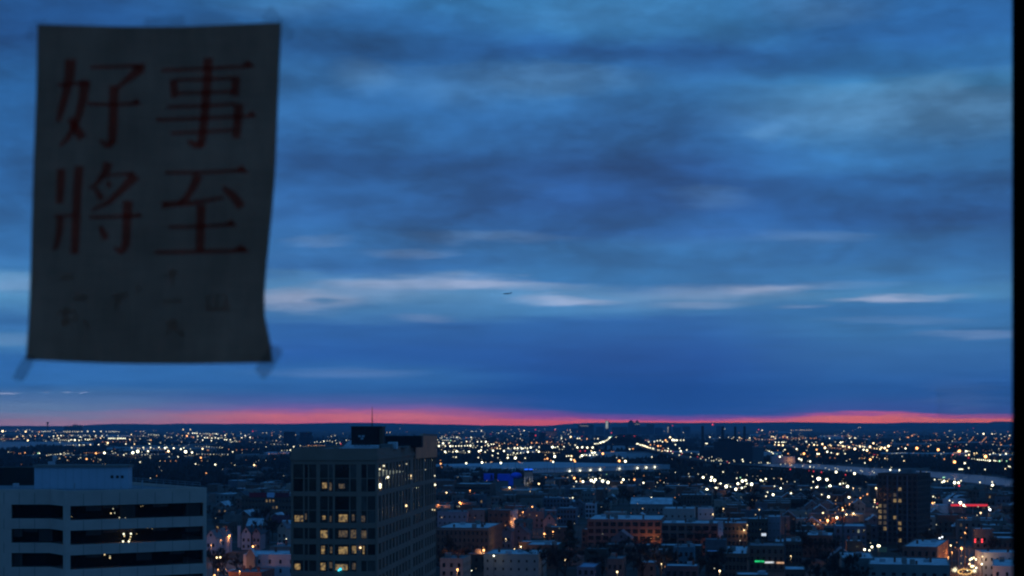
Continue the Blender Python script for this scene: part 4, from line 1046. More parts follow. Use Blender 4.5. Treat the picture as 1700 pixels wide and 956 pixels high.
B('tarp_roof_house','house under a rounded bright blue tarpaulin roof at the lower centre right',1171,1194,915,9,10,-8.5,M_BROWN,mat('blue_tarpaulin',(0.22,0.36,0.58),0.6,0.1,0.4),2,3,bits=0)
B('teal_flat_house','house with dull teal front left of the blue tarpaulin roof',1118,1152,908,8.5,14,-8.5,mat('teal_siding',(0.12,0.17,0.20),0.8,0.12,0.4),M_ROOFGREY,2,4)
B('wide_depot','wide low depot with long pale roof across the bottom right',1442,1577,936,9.2,34,-13,mat('depot_render',(0.17,0.18,0.17),0.9,0.12,0.2),M_ROOFPALE,2,8,win=(1.4,1.2),bits=9)
B('depot_annex','pale roofed annex at the left of the wide depot',1398,1452,926,9.6,30,-9,mat('depot_render',(0,0,0)),M_ROOFPALE,2,4,win=(1.2,1.2),bits=2)
B('brick_street_building','brick corner building with pale roof along the decorated street',1498,1556,906.5,12.2,44,-20,mat('street_brick',(0.20,0.095,0.075),0.9,0.15,0.4),M_ROOFPALE,3,5,1,7,(1.1,1.9),bits=3)
B('white_street_building','white rendered building with bright pale roof beside the window frame',1632,1700,917,10.2,15,-4,mat('pinkish_white_render',(0.50,0.42,0.42),0.85,0.08,0.4),M_ROOFPALE,3,7,-1,3,(0.7,1.2),bits=2)
B('white_street_house','lower white house in front with warm lit side wall on the decorated street',1648,1712,939,8.4,32,-16,mat('warm_white_render',(0.52,0.44,0.40),0.85,0.08,0.4),M_ROOFPALE,2,4,-1,7,(0.9,1.5),bits=4)
B('pale_roof_cottage','small pale roofed building up the hill by the window frame',1656,1690,893,9,16,-6,M_BROWN,M_ROOFPALE,2,4,bits=0)
apt, wa, ma = B('apartment_block','dark twelve storey apartment block with scattered warm lit windows',1457,1523,790.5,34.5,22.5,-30,mat('dark_brown_brick',(0.085,0.058,0.05),0.9,0.15,0.2),M_ROOFGREY,12,8,1,7,(1.7,1.9),d=838,bits=4,par=0.6)
for k in (2.02, 4.02, 6.0):
    xx = wa*k/8; obj('pilaster', MB().box(xx-0.25,xx+0.25,-0.35,-0.003,0.1,34.2,M_SLATE,True), apt)
obj('lift_house', MB().box(wa*0.45,wa*0.75,7,15,34.65,37.2,M_ROOFGREY), apt)
# petrol station with red canopy
gs = dist(838, 6); gx = wx(1579, gs)
st = thing('petrol_station', 'petrol station with glowing red canopy edge and white lamps', 'petrol station', (gx, gs, 0), radians(-4))
gw = (1638.5-1579)/F*gs
obj('canopy', MB().box(0,gw,0.2,11,5.35,6.2,M_GREY,True), st)
obj('red_fascia', MB().box(-0.1,gw+0.1,-0.05,0.18,5.1,6.45,emat('red_canopy_light',(1.0,0.03,0.04),0.72),True), st)
for k in range(4): obj('post', MB().box(2+k*(gw-4.6)/3,2.5+k*(gw-4.6)/3,4,4.5,0,5.34,M_METAL), st)
obj('kiosk', MB().box(-1.0,12,13,24,0,9.2,M_WHITE), st)
obj('kiosk_roof', MB().box(-13,-1.2,4,22,0,5.6,M_ROOFPALE), st)
dm = MB(); n_ = 12
for k in range(n_): 
    a0, a1 = pi*k/n_, pi*(k+1)/n_
    dm.face([(14-4.6*cos(a0),30,9+1.9*sin(a0)),(14-4.6*cos(a1),30,9+1.9*sin(a1)),(14-4.6*cos(a1),44,9+1.9*sin(a1)),(14-4.6*cos(a0),44,9+1.9*sin(a0))][::-1], M_ROOFPALE)
dm.box(9.4,18.6,30,44,0,9,M_GREY); obj('domed_store', dm, st)
FOOT.append([(gx-14,gs-4),(gx+gw+4,gs-4),(gx+gw+4,gs+46),(gx-14,gs+46)]); SEEN.append((1546,1642,818,846,gs))
gs2 = thing('lit_green_wall', 'short green lit wall with a twin headed white lamp below the apartment block', 'wall', (wx(1458,dist(916.5)), dist(916.5), 0), radians(-9))
obj('panel', MB().box(0,14/F*780,0,0.4,0,2.3,mat('green_lit_tone',(0.22,0.36,0.20),0.8,0.1,0.5)), gs2); obj('coping', MB().box(-0.1,14/F*780+0.1,-0.1,0.5,2.303,2.45,M_PAVE,True), gs2)  # the green light on the wall is put into its base colour
SEEN.append((1440,1474,904,918,dist(916.5)))

# ---- middle distance landmarks
def bigbox(name, label, x0, x1, ytop, ybase, depth, rot, wall, roof, cat='warehouse', group=None, extra=None, doors=0):
    d = dist(ybase); r = radians(rot); X0 = wx(x0,d); k = (x1-850)/F; w = (k*d-X0)/(cos(r)-k*sin(r)); h = wz(ytop,d)
    root = thing(name, label, cat, (X0,d,0), r, group)
    obj('wall', MB().box(0,w,0,depth,0,h,wall), root)
    obj('roof', MB().box(-0.3,w+0.3,-0.3,depth+0.3,h+0.003,h+0.5,roof,True), root)
    for c in range(doors): obj('dock_door', MB().box((c+.3)*w/doors,(c+.7)*w/doors,-0.12,-0.003,0.2,min(3.6,h*.7),M_GREY,True), root)
    FOOT.append([(X0,d),(X0+w*cos(r),d+w*sin(r)),(X0+w*cos(r)-depth*sin(r),d+w*sin(r)+depth*cos(r)),(X0-depth*sin(r),d+depth*cos(r))])
    return root, w, h, d
M_WH = mat('pale_blue_grey_cladding', (0.50,0.54,0.58), 0.7, 0.08, 0.05)
M_WHR = mat('blue_grey_roof', (0.36,0.38,0.42), 0.8, 0.15, 0.02)
wh, ww_, hh_, dd_ = bigbox('long_warehouse','long pale warehouse with a row of wall lamps across the middle distance',880,1112,778.3,785.4,230,46,M_WH,M_WHR)
for k in range(46): obj('vent_slot', MB().box((k+0.3)*ww_/48,(k+0.62)*ww_/48,-0.15,-0.01,hh_-1.4,hh_-0.8,M_BLACK,True), wh)
LP = [(945.5,781.9),(962.7,781),(979.8,780.4),(996.1,779.2),(1028,777.7),(1057.9,776.6),(1072.7,775.8),(1086.8,775)]
def key_light(p, c, power, parent=None, rad=0.4):
    ld = bpy.data.lights.new('lamp_light', 'POINT'); ld.color = LAMPCOL[c]; ld.energy = power; ld.shadow_soft_size = rad
    o = bpy.data.objects.new('lamp_light', ld); link(o, parent); o.location = p; return o
for (x, y) in LP:
    r = radians(46); k = (x-850)/F; t = (k*dd_-wx(880,dd_))/(cos(r)-k*sin(r))
    Y = dd_+t*sin(r); z = wz(y,Y)
    obj('wall_lamp', MB().box(-0.7,0.7,-0.9,-0.05,-0.5,0.5,lampmat('w',4),True), wh, (t,0,z))
    key_light((t,-2.2,z-0.6), 'w', 260, wh, 0.5)
SEEN += [(880,960,768,787,2230),(960,1040,768,785,2230),(1040,1114,766,780,2230)]
bigbox('roadside_warehouse','pale low warehouse right of the slab tower in the middle distance',753,787,775,784,40,-5,M_WH,M_WHR,doors=5)
bigbox('roadside_warehouse','teal lit warehouse behind the blue tarpaulins',803,856,778.5,787,60,-5,mat('teal_cladding',(0.26,0.36,0.38),0.7,0.1,0.05),M_WHR,doors=6)
t_, w_, h_, d_ = bigbox('white_kiosk_tower','white box tower with bright blue sign right of the slab tower',739,746,774,784,6,-5,M_WHITE,M_ROOFPALE,'tower')
obj('blue_sign', MB().box(0.4,w_-0.4,-0.4,-0.05,h_-2.0,h_-0.2,emat('blue_sign_light',(0.05,0.35,1.0),0.9),True), t_)
M_TARP = mat('royal_blue_tarpaulin', (0.010,0.12,0.85), 0.6, 0.1, 0.2)
for (x0,x1,ya,yb,lb) in ((803,818,787.2,798,'left flat blue tarpaulin tent beyond the brick rows'),(826,845,787.8,798,'middle blue tarpaulin tent beyond the brick rows')):
    t_, w_, h_, d_ = bigbox('tarpaulin_tent', lb, x0,x1,ya,yb,10,-6,M_TARP,M_TARP,'tent','blue tarpaulin tents')
dt = dist(806); t_ = thing('inflatable_arch','big rounded blue inflatable cover on a blue post beyond the brick rows','cover',(wx(848,dt),dt,0))
ar = MB(); ar.ball((wx(857,dt)-wx(848,dt),3,wz(789.5,dt)), 5.6, M_TARP, 14, 8, 0.55); obj('cover', ar, t_, smooth=True)
obj('post', MB().box(-2.2,2.4,1,4,0,wz(791,dt),M_TARP), t_); SEEN.append((800,868,783,807,1775))
# blue crowned tower with white columns
db = dist(806.5); t_ = thing('blue_crowned_tower','round headed little tower with blue lamps and white columns at the warehouse end','tower',(wx(877.5,db),db,0))
obj('shaft', MB().box(-4.2,4.2,0,8,0,13.6,mat('tower_stone',(0.16,0.17,0.16),0.8,0.15,0.3)), t_)
for k in range(4): obj('white_column', MB().box(-4.1+k*2.4,-3.1+k*2.4,-0.6,-0.01,0.4,9.2,M_WHITE,True), t_)
for k in range(2): obj('blue_lamp', MB().box(-4.0+k*4.3,-0.4+k*4.3,-0.5,-0.01,15.2,16.4,emat('blue_crown_light',(0.02,0.15,1.0),1.3),True), t_)
obj('belfry', MB().box(-3.9,3.9,0.4,7.6,13.61,16.6,M_BLACK), t_); obj('crown_roof', MB().box(-4.4,4.4,-0.1,8.2,16.61,17.1,M_WHITE,True), t_)
SEEN.append((866,889,776,808,db)); SEEN.append((1243,1303,903,937,d2)); key_light((0,-5,3), 'w', 420, t_, 0.4)

# power station
ps, w_, h_, d_ = bigbox('power_station','big dark power station hall below four tall chimneys',1186,1249,734,769,60,-6,mat('power_station_brick',(0.035,0.036,0.04),0.9,0.2,0.02),M_ROOFDARK,'power station')
obj('turbine_hall', MB().box(-22,0-0.01,5,50,0,20,mat('power_station_brick',(0,0,0))), ps); obj('boiler_house', MB().box(6,34,8,40,h_+0.51,h_+5,M_BLACK), ps)
obj('grey_annex', MB().box(w_+0.01,w_+17,3,40,0,24,mat('annex_panel',(0.10,0.10,0.105),0.9,0.15,0.05)), ps)
for k, (x, yt, wd, dd) in enumerate(((1166.5,707,4.6,2700),(1200,707.5,5.0,2640),(1220.5,708,4.0,2720),(1236,707.5,4.2,2700))):
    rr = wd/2/F*dd
    t_ = tag(obj('chimney_stack', MB().tube((0,0,0),(0,0,wz(yt,dd)),rr*1.12,rr*0.9,mat('stack_concrete',(0.05,0.05,0.055),0.9,0.15,0.05),14), loc=(wx(x,dd),dd,0)), ('leftmost tall chimney, standing apart left of the power station','second tall chimney from the left, at the power station','third tall chimney from the left, at the power station','rightmost tall chimney at the power station')[k], 'chimney', 'power station chimneys')
wt, w_, h_, d_ = bigbox('pale_depot','pale windowless depot with an orange lit corner beside the river',1281,1320,758.4,769,24,-4,mat('depot_panel',(0.34,0.34,0.36),0.8,0.08,0.05),M_WHR,'depot')
key_light((w_*0.78,-6,5), 'o', 1800, wt)
SEEN.append((1160,1322,705,770,2500))
for x0,x1,ya,yb,lb in ((471,487,717,746,'left of a pair of dark towers beyond the slab tower'),(498,515,717.5,746,'right of a pair of dark towers beyond the slab tower'),(878.5,887,718,734.5,'left of two dark blocks in the far plain'),(895,905,718,734.5,'right of two dark blocks in the far plain')):
    t_, w_, h_, d_ = bigbox('dark_tower_block', lb, x0,x1,ya,yb,18,-8,mat('far_dark_brick',(0.035,0.035,0.04),0.9,0.2,0.02),M_ROOFDARK,'tower','pairs of far dark towers')
t_, w_, h_, d_ = bigbox('lit_office_slab','far office slab with rows of orange lit windows',905,925,715,725,20,-5,mat('far_grey_panel',(0.12,0.11,0.12),0.9,0.2,0.02),M_ROOFDARK,'building')
for r_ in range(3): obj('lit_window_strip', MB().box(w_*0.05,w_*0.95,-0.3,-0.02,h_*(0.25+0.24*r_),h_*(0.32+0.24*r_),emat('far_orange_strip',(1.0,0.5,0.25),0.10,0.8,0.08),True), t_)
# far skyline
sky_items = [(960,986,704.6,'wide'),(1005.2,1011,698.5,'spire'),(1043.5,1052.5,697.2,'point'),(1053.5,1062.5,699,'step'),(1074,1086,704,'slab'),(1108,1114.5,706,'lit'),(1016,1030,709,'slab'),(1031,1042,708.5,'slab'),(1063,1074,708,'slab'),(1088,1100,710,'slab'),(990,1003,708.5,'slab'),(1118,1130,709.5,'slab'),(948,959,711,'slab'),(1134,1146,708,'slab'),(1190,1198,707,'slab')]
M_FAR = mat('far_tower_wall', (0.055,0.055,0.065), 0.9, 0.2, 0.01)
names = {'wide':'broad far slab with lit top floors left of the spire tower','spire':'slim bright floodlit spire tower on the far skyline','point':'dark pointed crowned tower on the far skyline','step':'stepped crowned tower with lit crown on the far skyline','lit':'far tower with one bright vertical edge'}
slabl = iter(('two right of the stepped tower','just right of the spire tower','left of the pointed tower','immediately right of the stepped tower','right of the middle skyline gap','left of the spire tower','right of the lit edge tower','at the left end of the skyline','at the right end of the skyline','alone beside the second power station chimney'))
for k, (x0, x1, yt, kind) in enumerate(sky_items):
    dd = 8500+60*k; hh = wz(yt,dd); w_ = (x1-x0)/F*dd
    t_ = thing('skyline_tower', names.get(kind) or 'plain dark far tower block '+next(slabl), 'tower', (wx(x0,dd),dd,0), 0, 'far skyline towers')
    body = hh if kind not in ('point','step') else hh*0.86
    mw = emat('floodlight_glow',(0.9,0.95,0.8),0.32,0.5,0.06) if kind == 'spire' else M_FAR  # floodlight on the spire tower is painted as a glow of its stone
    obj('shaft', MB().box(0,w_,0,w_,0,body,M_FAR if kind != 'spire' else M_FAR), t_)
    if kind == 'spire':
        obj('floodlight_glow_face', MB().box(0.5,w_*0.75,-0.8,-0.05,hh*0.45,hh*0.98,mw,True), t_); obj('spire', MB().tube((w_*.25,w_/2,hh),(w_*.25,w_/2,hh+15),1.6,0.3,M_FAR,6), t_)
    if kind == 'point':
        p = MB(); a = [(0,0,body),(w_,0,body),(w_,w_,body),(0,w_,body)]; t = (w_/2,w_/2,hh+2)
        for q in range(4): p.face([a[q],a[(q+1)%4],t], M_FAR)
        obj('pointed_crown', p, t_)
    if kind == 'step':
        obj('upper_step', MB().box(w_*.2,w_*.8,w_*.2,w_*.8,body,hh,M_FAR), t_); obj('crown_step', MB().box(w_*.38,w_*.62,w_*.38,w_*.62,hh,hh+5,M_FAR), t_)
        for q in range(5): obj('crown_lamp', MB().box(w_*(.08+.18*q),w_*(.2+.18*q),-1,-0.1,body-9+4*(q % 2),body-6+4*(q % 2),emat('crown_light',(0.95,0.85,0.6),0.5),True), t_)
    if kind == 'lit': obj('lit_edge', MB().box(0,w_*.3,-1,-.1,hh*.2,hh*.85,emat('lit_edge_light',(1.0,0.85,0.6),0.4,0.5,0.05),True), t_)
    if kind == 'wide':
        for q in range(6): obj('lit_top_window', MB().box(w_*(.12+.09*q),w_*(.18+.09*q),-1,-.1,hh-7-3*(q%2),hh-4-3*(q%2),emat('top_light',(1.0,0.8,0.5),0.45),True), t_)
# control tower by the bay
dd = 9300; t_ = thing('control_tower','slender airport control tower silhouetted on the left horizon','tower',(wx(79,dd),dd,0))
zt_ = wz(700.3,dd); obj('shaft', MB().tube((0,0,0),(0,0,zt_-9),4.2,3.4,M_FAR,10), t_); obj('cab', MB().tube((0,0,zt_-9),(0,0,zt_-2),5.4,6.6,M_FAR,10), t_); obj('cab_roof', MB().tube((0,0,zt_-2),(0,0,zt_),5.0,3.6,M_FAR,10), t_)
for (x, yt, wv) in ((124,705.2,14),(133,706,8),(112,707,20)):
    dd = 9600; tag(obj('terminal_block', MB().box(-wv,wv,0,30,0,wz(yt,dd),M_FAR).tube((0,10,wz(yt,dd)-1),(0,10,wz(yt,dd)+5),2.5,1,M_FAR,6), loc=(wx(x,dd),dd,0)), {124:'dark low block with a stub mast on the left horizon',133:'small dark block right of the stub mast block on the left horizon',112:'broad dark block nearest the control tower on the horizon'}[x], 'building', 'blocks by the control tower')

# elevated highway with truss span
M_BRIDGE = mat('black_bridge_steel', (0.016,0.016,0.018), 0.8, 0.2, 0.05)
path = [(960,740.5,16,3700),(1020,737.5,19.5,3300),(1061,738,19,3180)]
pts = [Vector((wx(960,3800),3800,12)),Vector((wx(1020,3300),3300,19)),Vector((wx(1061,3180),3180,19.4)),Vector((wx(1082,2800),2800,wz(744.5,2800))),Vector((wx(1100,2524),2524,wz(749.5,2524))),Vector((wx(1140,2210),2210,wz(758.8,2210))),Vector((wx(1172,2060),2060,wz(764.2,2060))),Vector((wx(1200,1990),1990,wz(768.5,1990))),Vector((wx(1250,1960),1960,wz(772.5,1960))),Vector((wx(1330,1965),1965,wz(777,1965)))]
br = thing('elevated_highway','black elevated highway with truss span and lamplit deck','bridge',(pts[1].x,pts[1].y,0))
O = Vector((pts[1].x,pts[1].y,0))
for a, b in zip(pts, pts[1:]):
    dirv = (b-a).normalized(); sidev = Vector((dirv.y,-dirv.x,0)).normalized()*9
    dk = MB(); c = [a-O-sidev, b-O-sidev, b-O+sidev, a-O+sidev]; e = [q-Vector((0,0,2.2)) for q in c]; i = dk.mi(M_BRIDGE); dk.v += [tuple(q) for q in c+e]
    for f in ((3,2,1,0),(4,5,6,7),(0,1,5,4),(1,2,6,5),(2,3,7,6),(3,0,4,7)): dk.f.append(f); dk.m.append(i)
    obj('deck', dk, br)
    n = max(1, int((b-a).length/70))
    for k in range(n):
        q = a+(b-a)*((k+0.5)/n)-O; obj('pier', MB().box(q.x-2,q.x+2,q.y-7,q.y+7,0,max(1,q.z-2.21),M_BRIDGE), br)
tra, trb = pts[1], pts[2]+(pts[3]-pts[2])*0.12
tm = MB(); N = 14
for sgn in (-9.2, 9.2):
    dirv = (trb-tra).normalized(); sv = Vector((dirv.y,-dirv.x,0)).normalized()*sgn; prev = None
    for k in range(N+1):
        t = k/N; base_ = tra+(trb-tra)*t+sv-O; topz = 5+13*(1-(2*t-1)**2)**0.7; tp = base_+Vector((0,0,topz))
        tm.tube(base_, tp, 0.9, 0.9, M_BRIDGE, 4)
        if prev: tm.tube(prev[1], tp, 1.1, 1.1, M_BRIDGE, 4); tm.tube(prev[0], tp, 0.8, 0.8, M_BRIDGE, 4); tm.tube(prev[1], base_, 0.8, 0.8, M_BRIDGE, 4)
        prev = (base_, tp)
stuff(obj('truss_member', tm, br))
BR = (pts, O, br)
SEEN += [(1240,1360,770,777,2600),(1360,1440,771,783,2600),(1440,1545,777,789,2500),(1545,1600,784,797,2400),(1600,1665,789,803,2400)]

# ------------------------------------------------------------------ fill: rows of houses along the street grid
GA = radians(-9.0)
gu = Vector((cos(GA), sin(GA), 0)); gv = Vector((-sin(GA), cos(GA), 0))
def inside(p, poly, m=0.0):
    x, y = p; c = False; n = len(poly)
    for i in range(n):
        (xa, ya), (xb, yb) = poly[i], poly[(i+1) % n]
        if (ya > y) != (yb > y) and x < (xb-xa)*(y-ya)/(yb-ya)+xa: c = not c
    return c
CENT = []
for f in FOOT:
    cx = sum(p[0] for p in f)/len(f); cy = sum(p[1] for p in f)/len(f)
    CENT.append((cx, cy, max(sqrt((p[0]-cx)**2+(p[1]-cy)**2) for p in f), f))
def near_hand(p, r):
    for cx, cy, rr, f in CENT:
        if (p[0]-cx)**2+(p[1]-cy)**2 < (rr+r)**2:
            if inside(p, f): return True
            for q in f:
                if (q[0]-p[0])**2+(q[1]-p[1])**2 < r*r: return True
            n = len(f)
            for i in range(n):
                a, b = f[i], f[(i+1) % n]; L2_ = (b[0]-a[0])**2+(b[1]-a[1])**2
                t = max(0, min(1, ((p[0]-a[0])*(b[0]-a[0])+(p[1]-a[1])*(b[1]-a[1]))/L2_))
                if (a[0]+(b[0]-a[0])*t-p[0])**2+(a[1]+(b[1]-a[1])*t-p[1])**2 < r*r: return True
    return False
WATER = [[ground_pt(x,y)[:2] for x, y in w] for w in ([(1236,770.4),(1300,776.3),(1359,778.6),(1410,783),(1438,789),(1480,790.2),(1545,791.5),(1606,800.5),(1660,806.5),(1800,812),(1800,801),(1686,795),(1624,788.5),(1575,784.6),(1484,778.8),(1434,776),(1359,770.8),(1300,769.6)],
    [(-420,733.4),(-420,753),(0,749),(40,748),(66,745.5),(92,744.4),(120,742.5),(152,740.5),(157,737),(150,734),(90,733.2)],[(560,757.5),(560,761.5),(760,761.6),(890,761.2),(965,759.6),(960,757.8),(800,757.4),(725,757.2)])]
def in_water(p): return any(inside(p, w) for w in WATER)
# streets kept open: the decorated street on the right, the lit street on the left
STREET_R = [ground_pt(1588,1000)[:2], ground_pt(1640,1000)[:2], ground_pt(1622,905)[:2], ground_pt(1606,868)[:2], ground_pt(1594,868)[:2]]
STREET_L = [ground_pt(335,960)[:2], ground_pt(420,960)[:2], ground_pt(404,930)[:2], ground_pt(350,930)[:2]]
def blocks_view(x0, x1, yt, yb, d):
    for (a, b, t, bt, dd) in SEEN:
        if d < dd-2 and x1 > a and x0 < b and yb > t and yt < bt: return True
    return False
def hidden(x, d):   # behind the two big blocks on the left
    return (x < 352 and d > 300) or (486 < x < 720 and d > 420)
rng = random.Random(11)
dull = lambda n, c: mat(n, c, 0.9, 0.2, 0.4)
WALLS = [('brick',dull('dull_brick',(0.21,0.085,0.06))),('brown brick',M_BROWN),('grey',dull('dull_grey',(0.19,0.14,0.12))),('slate',dull('dull_slate',(0.13,0.11,0.12))),('cream',dull('dull_cream',(0.34,0.24,0.19))),('dark',dull('dull_dark',(0.09,0.062,0.05))),('dusky rose',dull('dull_rose',(0.25,0.15,0.125))),('brown brick',M_BROWN),('dark',MATS['dull_dark'])]
ROOFS = [('pale',M_ROOFPALE),('grey',M_ROOFGREY),('pale',M_ROOFPALE),('grey',M_ROOFGREY),('dark',mat('tar_roof',(0.10,0.105,0.12),0.9,0.3,0.25))]
HM = {}
def q5(v, s): return round(v/s)*s
def flat_meshes(w, dep, h, wi, ri, lit):
    key = ('f', w, dep, h, wi, ri, lit)
    if key in HM: return HM[key]
    wm, rm = WALLS[wi][1], ROOFS[ri][1]
    a = MB().box(0,w,0,dep,0,h,wm).mesh('wall')
    r = MB().box(0.25,w-0.25,0.25,dep-0.25,h+0.003,h+0.15,rm).mesh('roof')
    p = MB(); p.box(-0.05,w+0.05,-0.05,0.2,h+0.002,h+0.5,wm).box(-0.05,w+0.05,dep-0.2,dep+0.05,h+0.002,h+0.5,wm).box(-0.05,0.2,0.203,dep-0.203,h+0.002,h+0.5,wm).box(w-0.2,w+0.05,0.203,dep-0.203,h+0.002,h+0.5,wm)
    g_ = MB(); n = max(2, int(w/2.6)); fl_ = max(1, int(h/3.1)); rr = random.Random(hash(key) & 0xffff)
    for f in range(fl_):
        for c in range(n):
            x = (c+0.5)*w/n; z = 0.9+f*3.05; m = M_GLASS
            if lit and rr.random() < 0.16: m = M_LITDIM if rr.random() < 0.6 else M_LIT
            g_.box(x-0.5,x+0.5,-0.06,-0.003,z,z+1.5,m,True)
        for c in range(max(1, int(dep/4))):
            y = (c+0.5)*dep/max(1,int(dep/4)); z = 0.9+f*3.05
            g_.box(w+0.003,w+0.06,y-0.45,y+0.45,z,z+1.4,M_GLASS,True)
    HM[key] = (a, r, p.mesh('parapet'), g_.mesh('window_glazing'))
    return HM[key]
def gable_meshes(w, dep, h, wi, ri):
    key = ('g', w, dep, h, wi, ri)
    if key in HM: return HM[key]
    wm = WALLS[wi][1]; rm = (M_ROOFDARK, M_ROOFGREY, M_ROOFPALE)[ri]; hp = h+w*0.38
    mb = MB(); i = mb.mi(wm)
    for y in (0, dep): mb.v += [(0,y,0),(w,y,0),(w,y,h),(w/2,y,hp-0.12),(0,y,h)]
    for f in ((0,1,2,3,4),(9,8,7,6,5),(1,6,7,2),(5,0,4,9)): mb.f.append(f); mb.m.append(i)
    ro = MB(); j = ro.mi(rm); o = 0.35; s = (hp-h)/(w/2)
    for sg in (-1, 1):
        a = [(w/2,-o,hp),(w/2+sg*(w/2+o),-o,h-o*s),(w/2+sg*(w/2+o),dep+o,h-o*s),(w/2,dep+o,hp)]; b = [(q[0],q[1],q[2]-0.16) for q in a]; n = len(ro.v); ro.v += a+b
        for f in ((0,1,2,3),(7,6,5,4),(0,4,5,1),(1,5,6,2),(2,6,7,3)): ro.f.append(tuple(n+q for q in f)); ro.m.append(j)
    g_ = MB(); n = max(2, int(w/2.6))
    for f in range(max(1, int(h/3.0))):
        for c in range(n): x = (c+0.5)*w/n; g_.box(x-0.45,x+0.45,-0.06,-0.003,0.9+f*3,2.3+f*3,M_GLASS,True)
    g_.box(w/2-0.4,w/2+0.4,-0.06,-0.003,h+0.1,h+1.2,M_GLASS,True)
    HM[key] = (mb.mesh('wall'), ro.mesh('roof'), None, g_.mesh('window_glazing'))
    return HM[key]
CHIM = MB().box(-0.4,0.4,-0.35,0.35,0,1.7,M_BRICK).mesh('chimney')
HUT = MB().box(-1,1,-1.3,1.3,0,1.8,M_GREY).mesh('roof_hatch')
cands = []; YARD = []
O0 = Vector((0, 640, 0)); NV = 34; PV, PU = 62.0, 170.0
for bv in range(-3, 40):
    for row, (v0, vd) in enumerate(((8.0, 13.0), (38.0, 13.0))):
        u = -620.0
        while u < 900:
            w = rng.choice((6.5,7,7.5,8.5,9,10,12,14,18))
            gap = rng.choice((0.25,0.25,0.25,1.5,4.0,9.0))
            if (u % PU) > PU-13-w: u += 13+w; continue
            dep = vd+rng.choice((-2,0,0,3)); p = O0+gu*u+gv*(bv*PV+v0+rng.uniform(-1,1))
            cands.append((p, w, dep)); u += w+gap
        for _ in range(40): YARD.append(O0+gu*rng.uniform(-620,900)+gv*(bv*PV+rng.choice((rng.uniform(22,37),rng.uniform(23,36),rng.uniform(3,6.5),rng.uniform(52,56)))))
houses = []
for (p, w, dep) in cands:
    d = p.y
    if d < 600 or d > 2000 or rng.random() < 0.16: continue
    xa, xb = px((p.x,d,0))[0], px((p.x+w*gu.x,d,0))[0]
    if xb < 330 or xa > 1760 or hidden((xa+xb)/2, d): continue
    c = (p.x+gu.x*w/2+gv.x*dep/2, p.y+gu.y*w/2+gv.y*dep/2)
    if in_water(c) or near_hand(c, 0.55*max(w,dep)) or inside(c, STREET_R) or inside(c, STREET_L): continue
    if d > 1420 and (xa > 1150 or rng.random() < 0.6): continue
    if d > 1300 and rng.random() < 0.3: continue
    h = rng.choice((6.5,6.5,9.2,9.2,9.8)) if d < 1500 else rng.choice((6.5,6.5,9.2))
    yt = px((p.x,d,h+0.5))[1]; yb = px((p.x,d,0))[1]
    if blocks_view(xa, xb, yt, yb, d): continue
    if yt > 962: continue
    houses.append((d, p, w, dep, h))
houses.sort(key=lambda t: t[0])
ZONES = [(352,486,'between the office block and the slab tower'),(700,900,'right of the slab tower'),(900,1100,'around the brick school'),(1100,1290,'between the brick school and the shop signs'),(1290,1460,'left of the dark apartment block'),(1460,1800,'right of the dark apartment block')]
def zone(x):
    for a, b, t in ZONES:
        if a <= x < b: return t
    return 'at the edge of the view'
far = MB()
for k, (d, p, w, dep, h) in enumerate(houses):
    wi, ri = rng.randrange(len(WALLS)), rng.randrange(len(ROOFS))
    if k < 290:
        xc = px(p)[0]
        g_ = rng.random() < 0.30 and w <= 10
        dep = q5(dep,1.0)
        ms = gable_meshes(w, dep, min(h,9.2)-1.5, wi, rng.randrange(3)) if g_ else flat_meshes(w, dep, h, wi, ri, rng.random() < 0.22)
        rtxt = 'gabled' if g_ else ROOFS[ri][0]+'-roofed flat'
        near_far = 'nearest' if d < 760 else ('near' if d < 900 else ('middle' if d < 1050 else 'farther'))
        root = thing('row_house', '%s %s row house, %s rows, %s' % (WALLS[wi][0], rtxt, near_far, zone(xc)), 'house', p, GA, 'row houses of the quarter')
        obj('wall', ms[0], root); rf = obj('roof', ms[1], root)
        if ms[2]: obj('parapet', ms[2], root)
        stuff(obj('window_glazing', ms[3], root))
        if not g_:
            for _ in range(rng.choice((1,2,2,3))): obj(*rng.choice((('chimney',CHIM),('chimney',CHIM),('roof_hatch',HUT))), rf, (rng.uniform(.15,.85)*w, rng.uniform(.15,.85)*dep, h+0.15))
        else: obj('chimney', CHIM, rf, (w*.3, dep*.6, h-0.6))
    else:
        wm, rm = WALLS[wi][1], ROOFS[ri][1]
        u = gu*w; v = gv*dep; q = [p, p+u, p+u+v, p+v]
        b = [Vector(t) for t in q]; t_ = [t+Vector((0,0,h)) for t in b]
        for i in range(4): far.face([b[i], b[(i+1)%4], t_[(i+1)%4], t_[i]], wm)
        far.face(t_, rm)
        if rng.random() < 0.5:
            c = p+u*0.5+v*0.5; far.box(c.x-0.6,c.x+0.6,c.y-0.6,c.y+0.6,h,h+1.6,M_BRICK)
o = stuff(obj('distant_houses', far)); o['label'] = 'mass of small row houses fading back towards the river'
print('houses', len(houses))

# streets of the grid
rd = MB()
for bv in range(-3, 26):
    a = O0+gu*-620+gv*(bv*PV-6.0); b = O0+gu*900+gv*(bv*PV-6.0); s = gv*10
    rd.face([a+Vector((0,0,.02)), b+Vector((0,0,.02)), b+s+Vector((0,0,.02)), a+s+Vector((0,0,.02))], M_ASPHALT)
struct(obj('road', rd))
rd = MB(); rr_ = MB()
for poly_, nm in ((STREET_R,'decorated_street'),(STREET_L,'lit_street')):
    rd = MB(); rd.face([(q[0],q[1],0.03) for q in (poly_ if nm != 'x' else poly_)], mat('worn_asphalt',(0.095,0.085,0.08),0.85,0.3,0.2)); struct(obj(nm, rd))

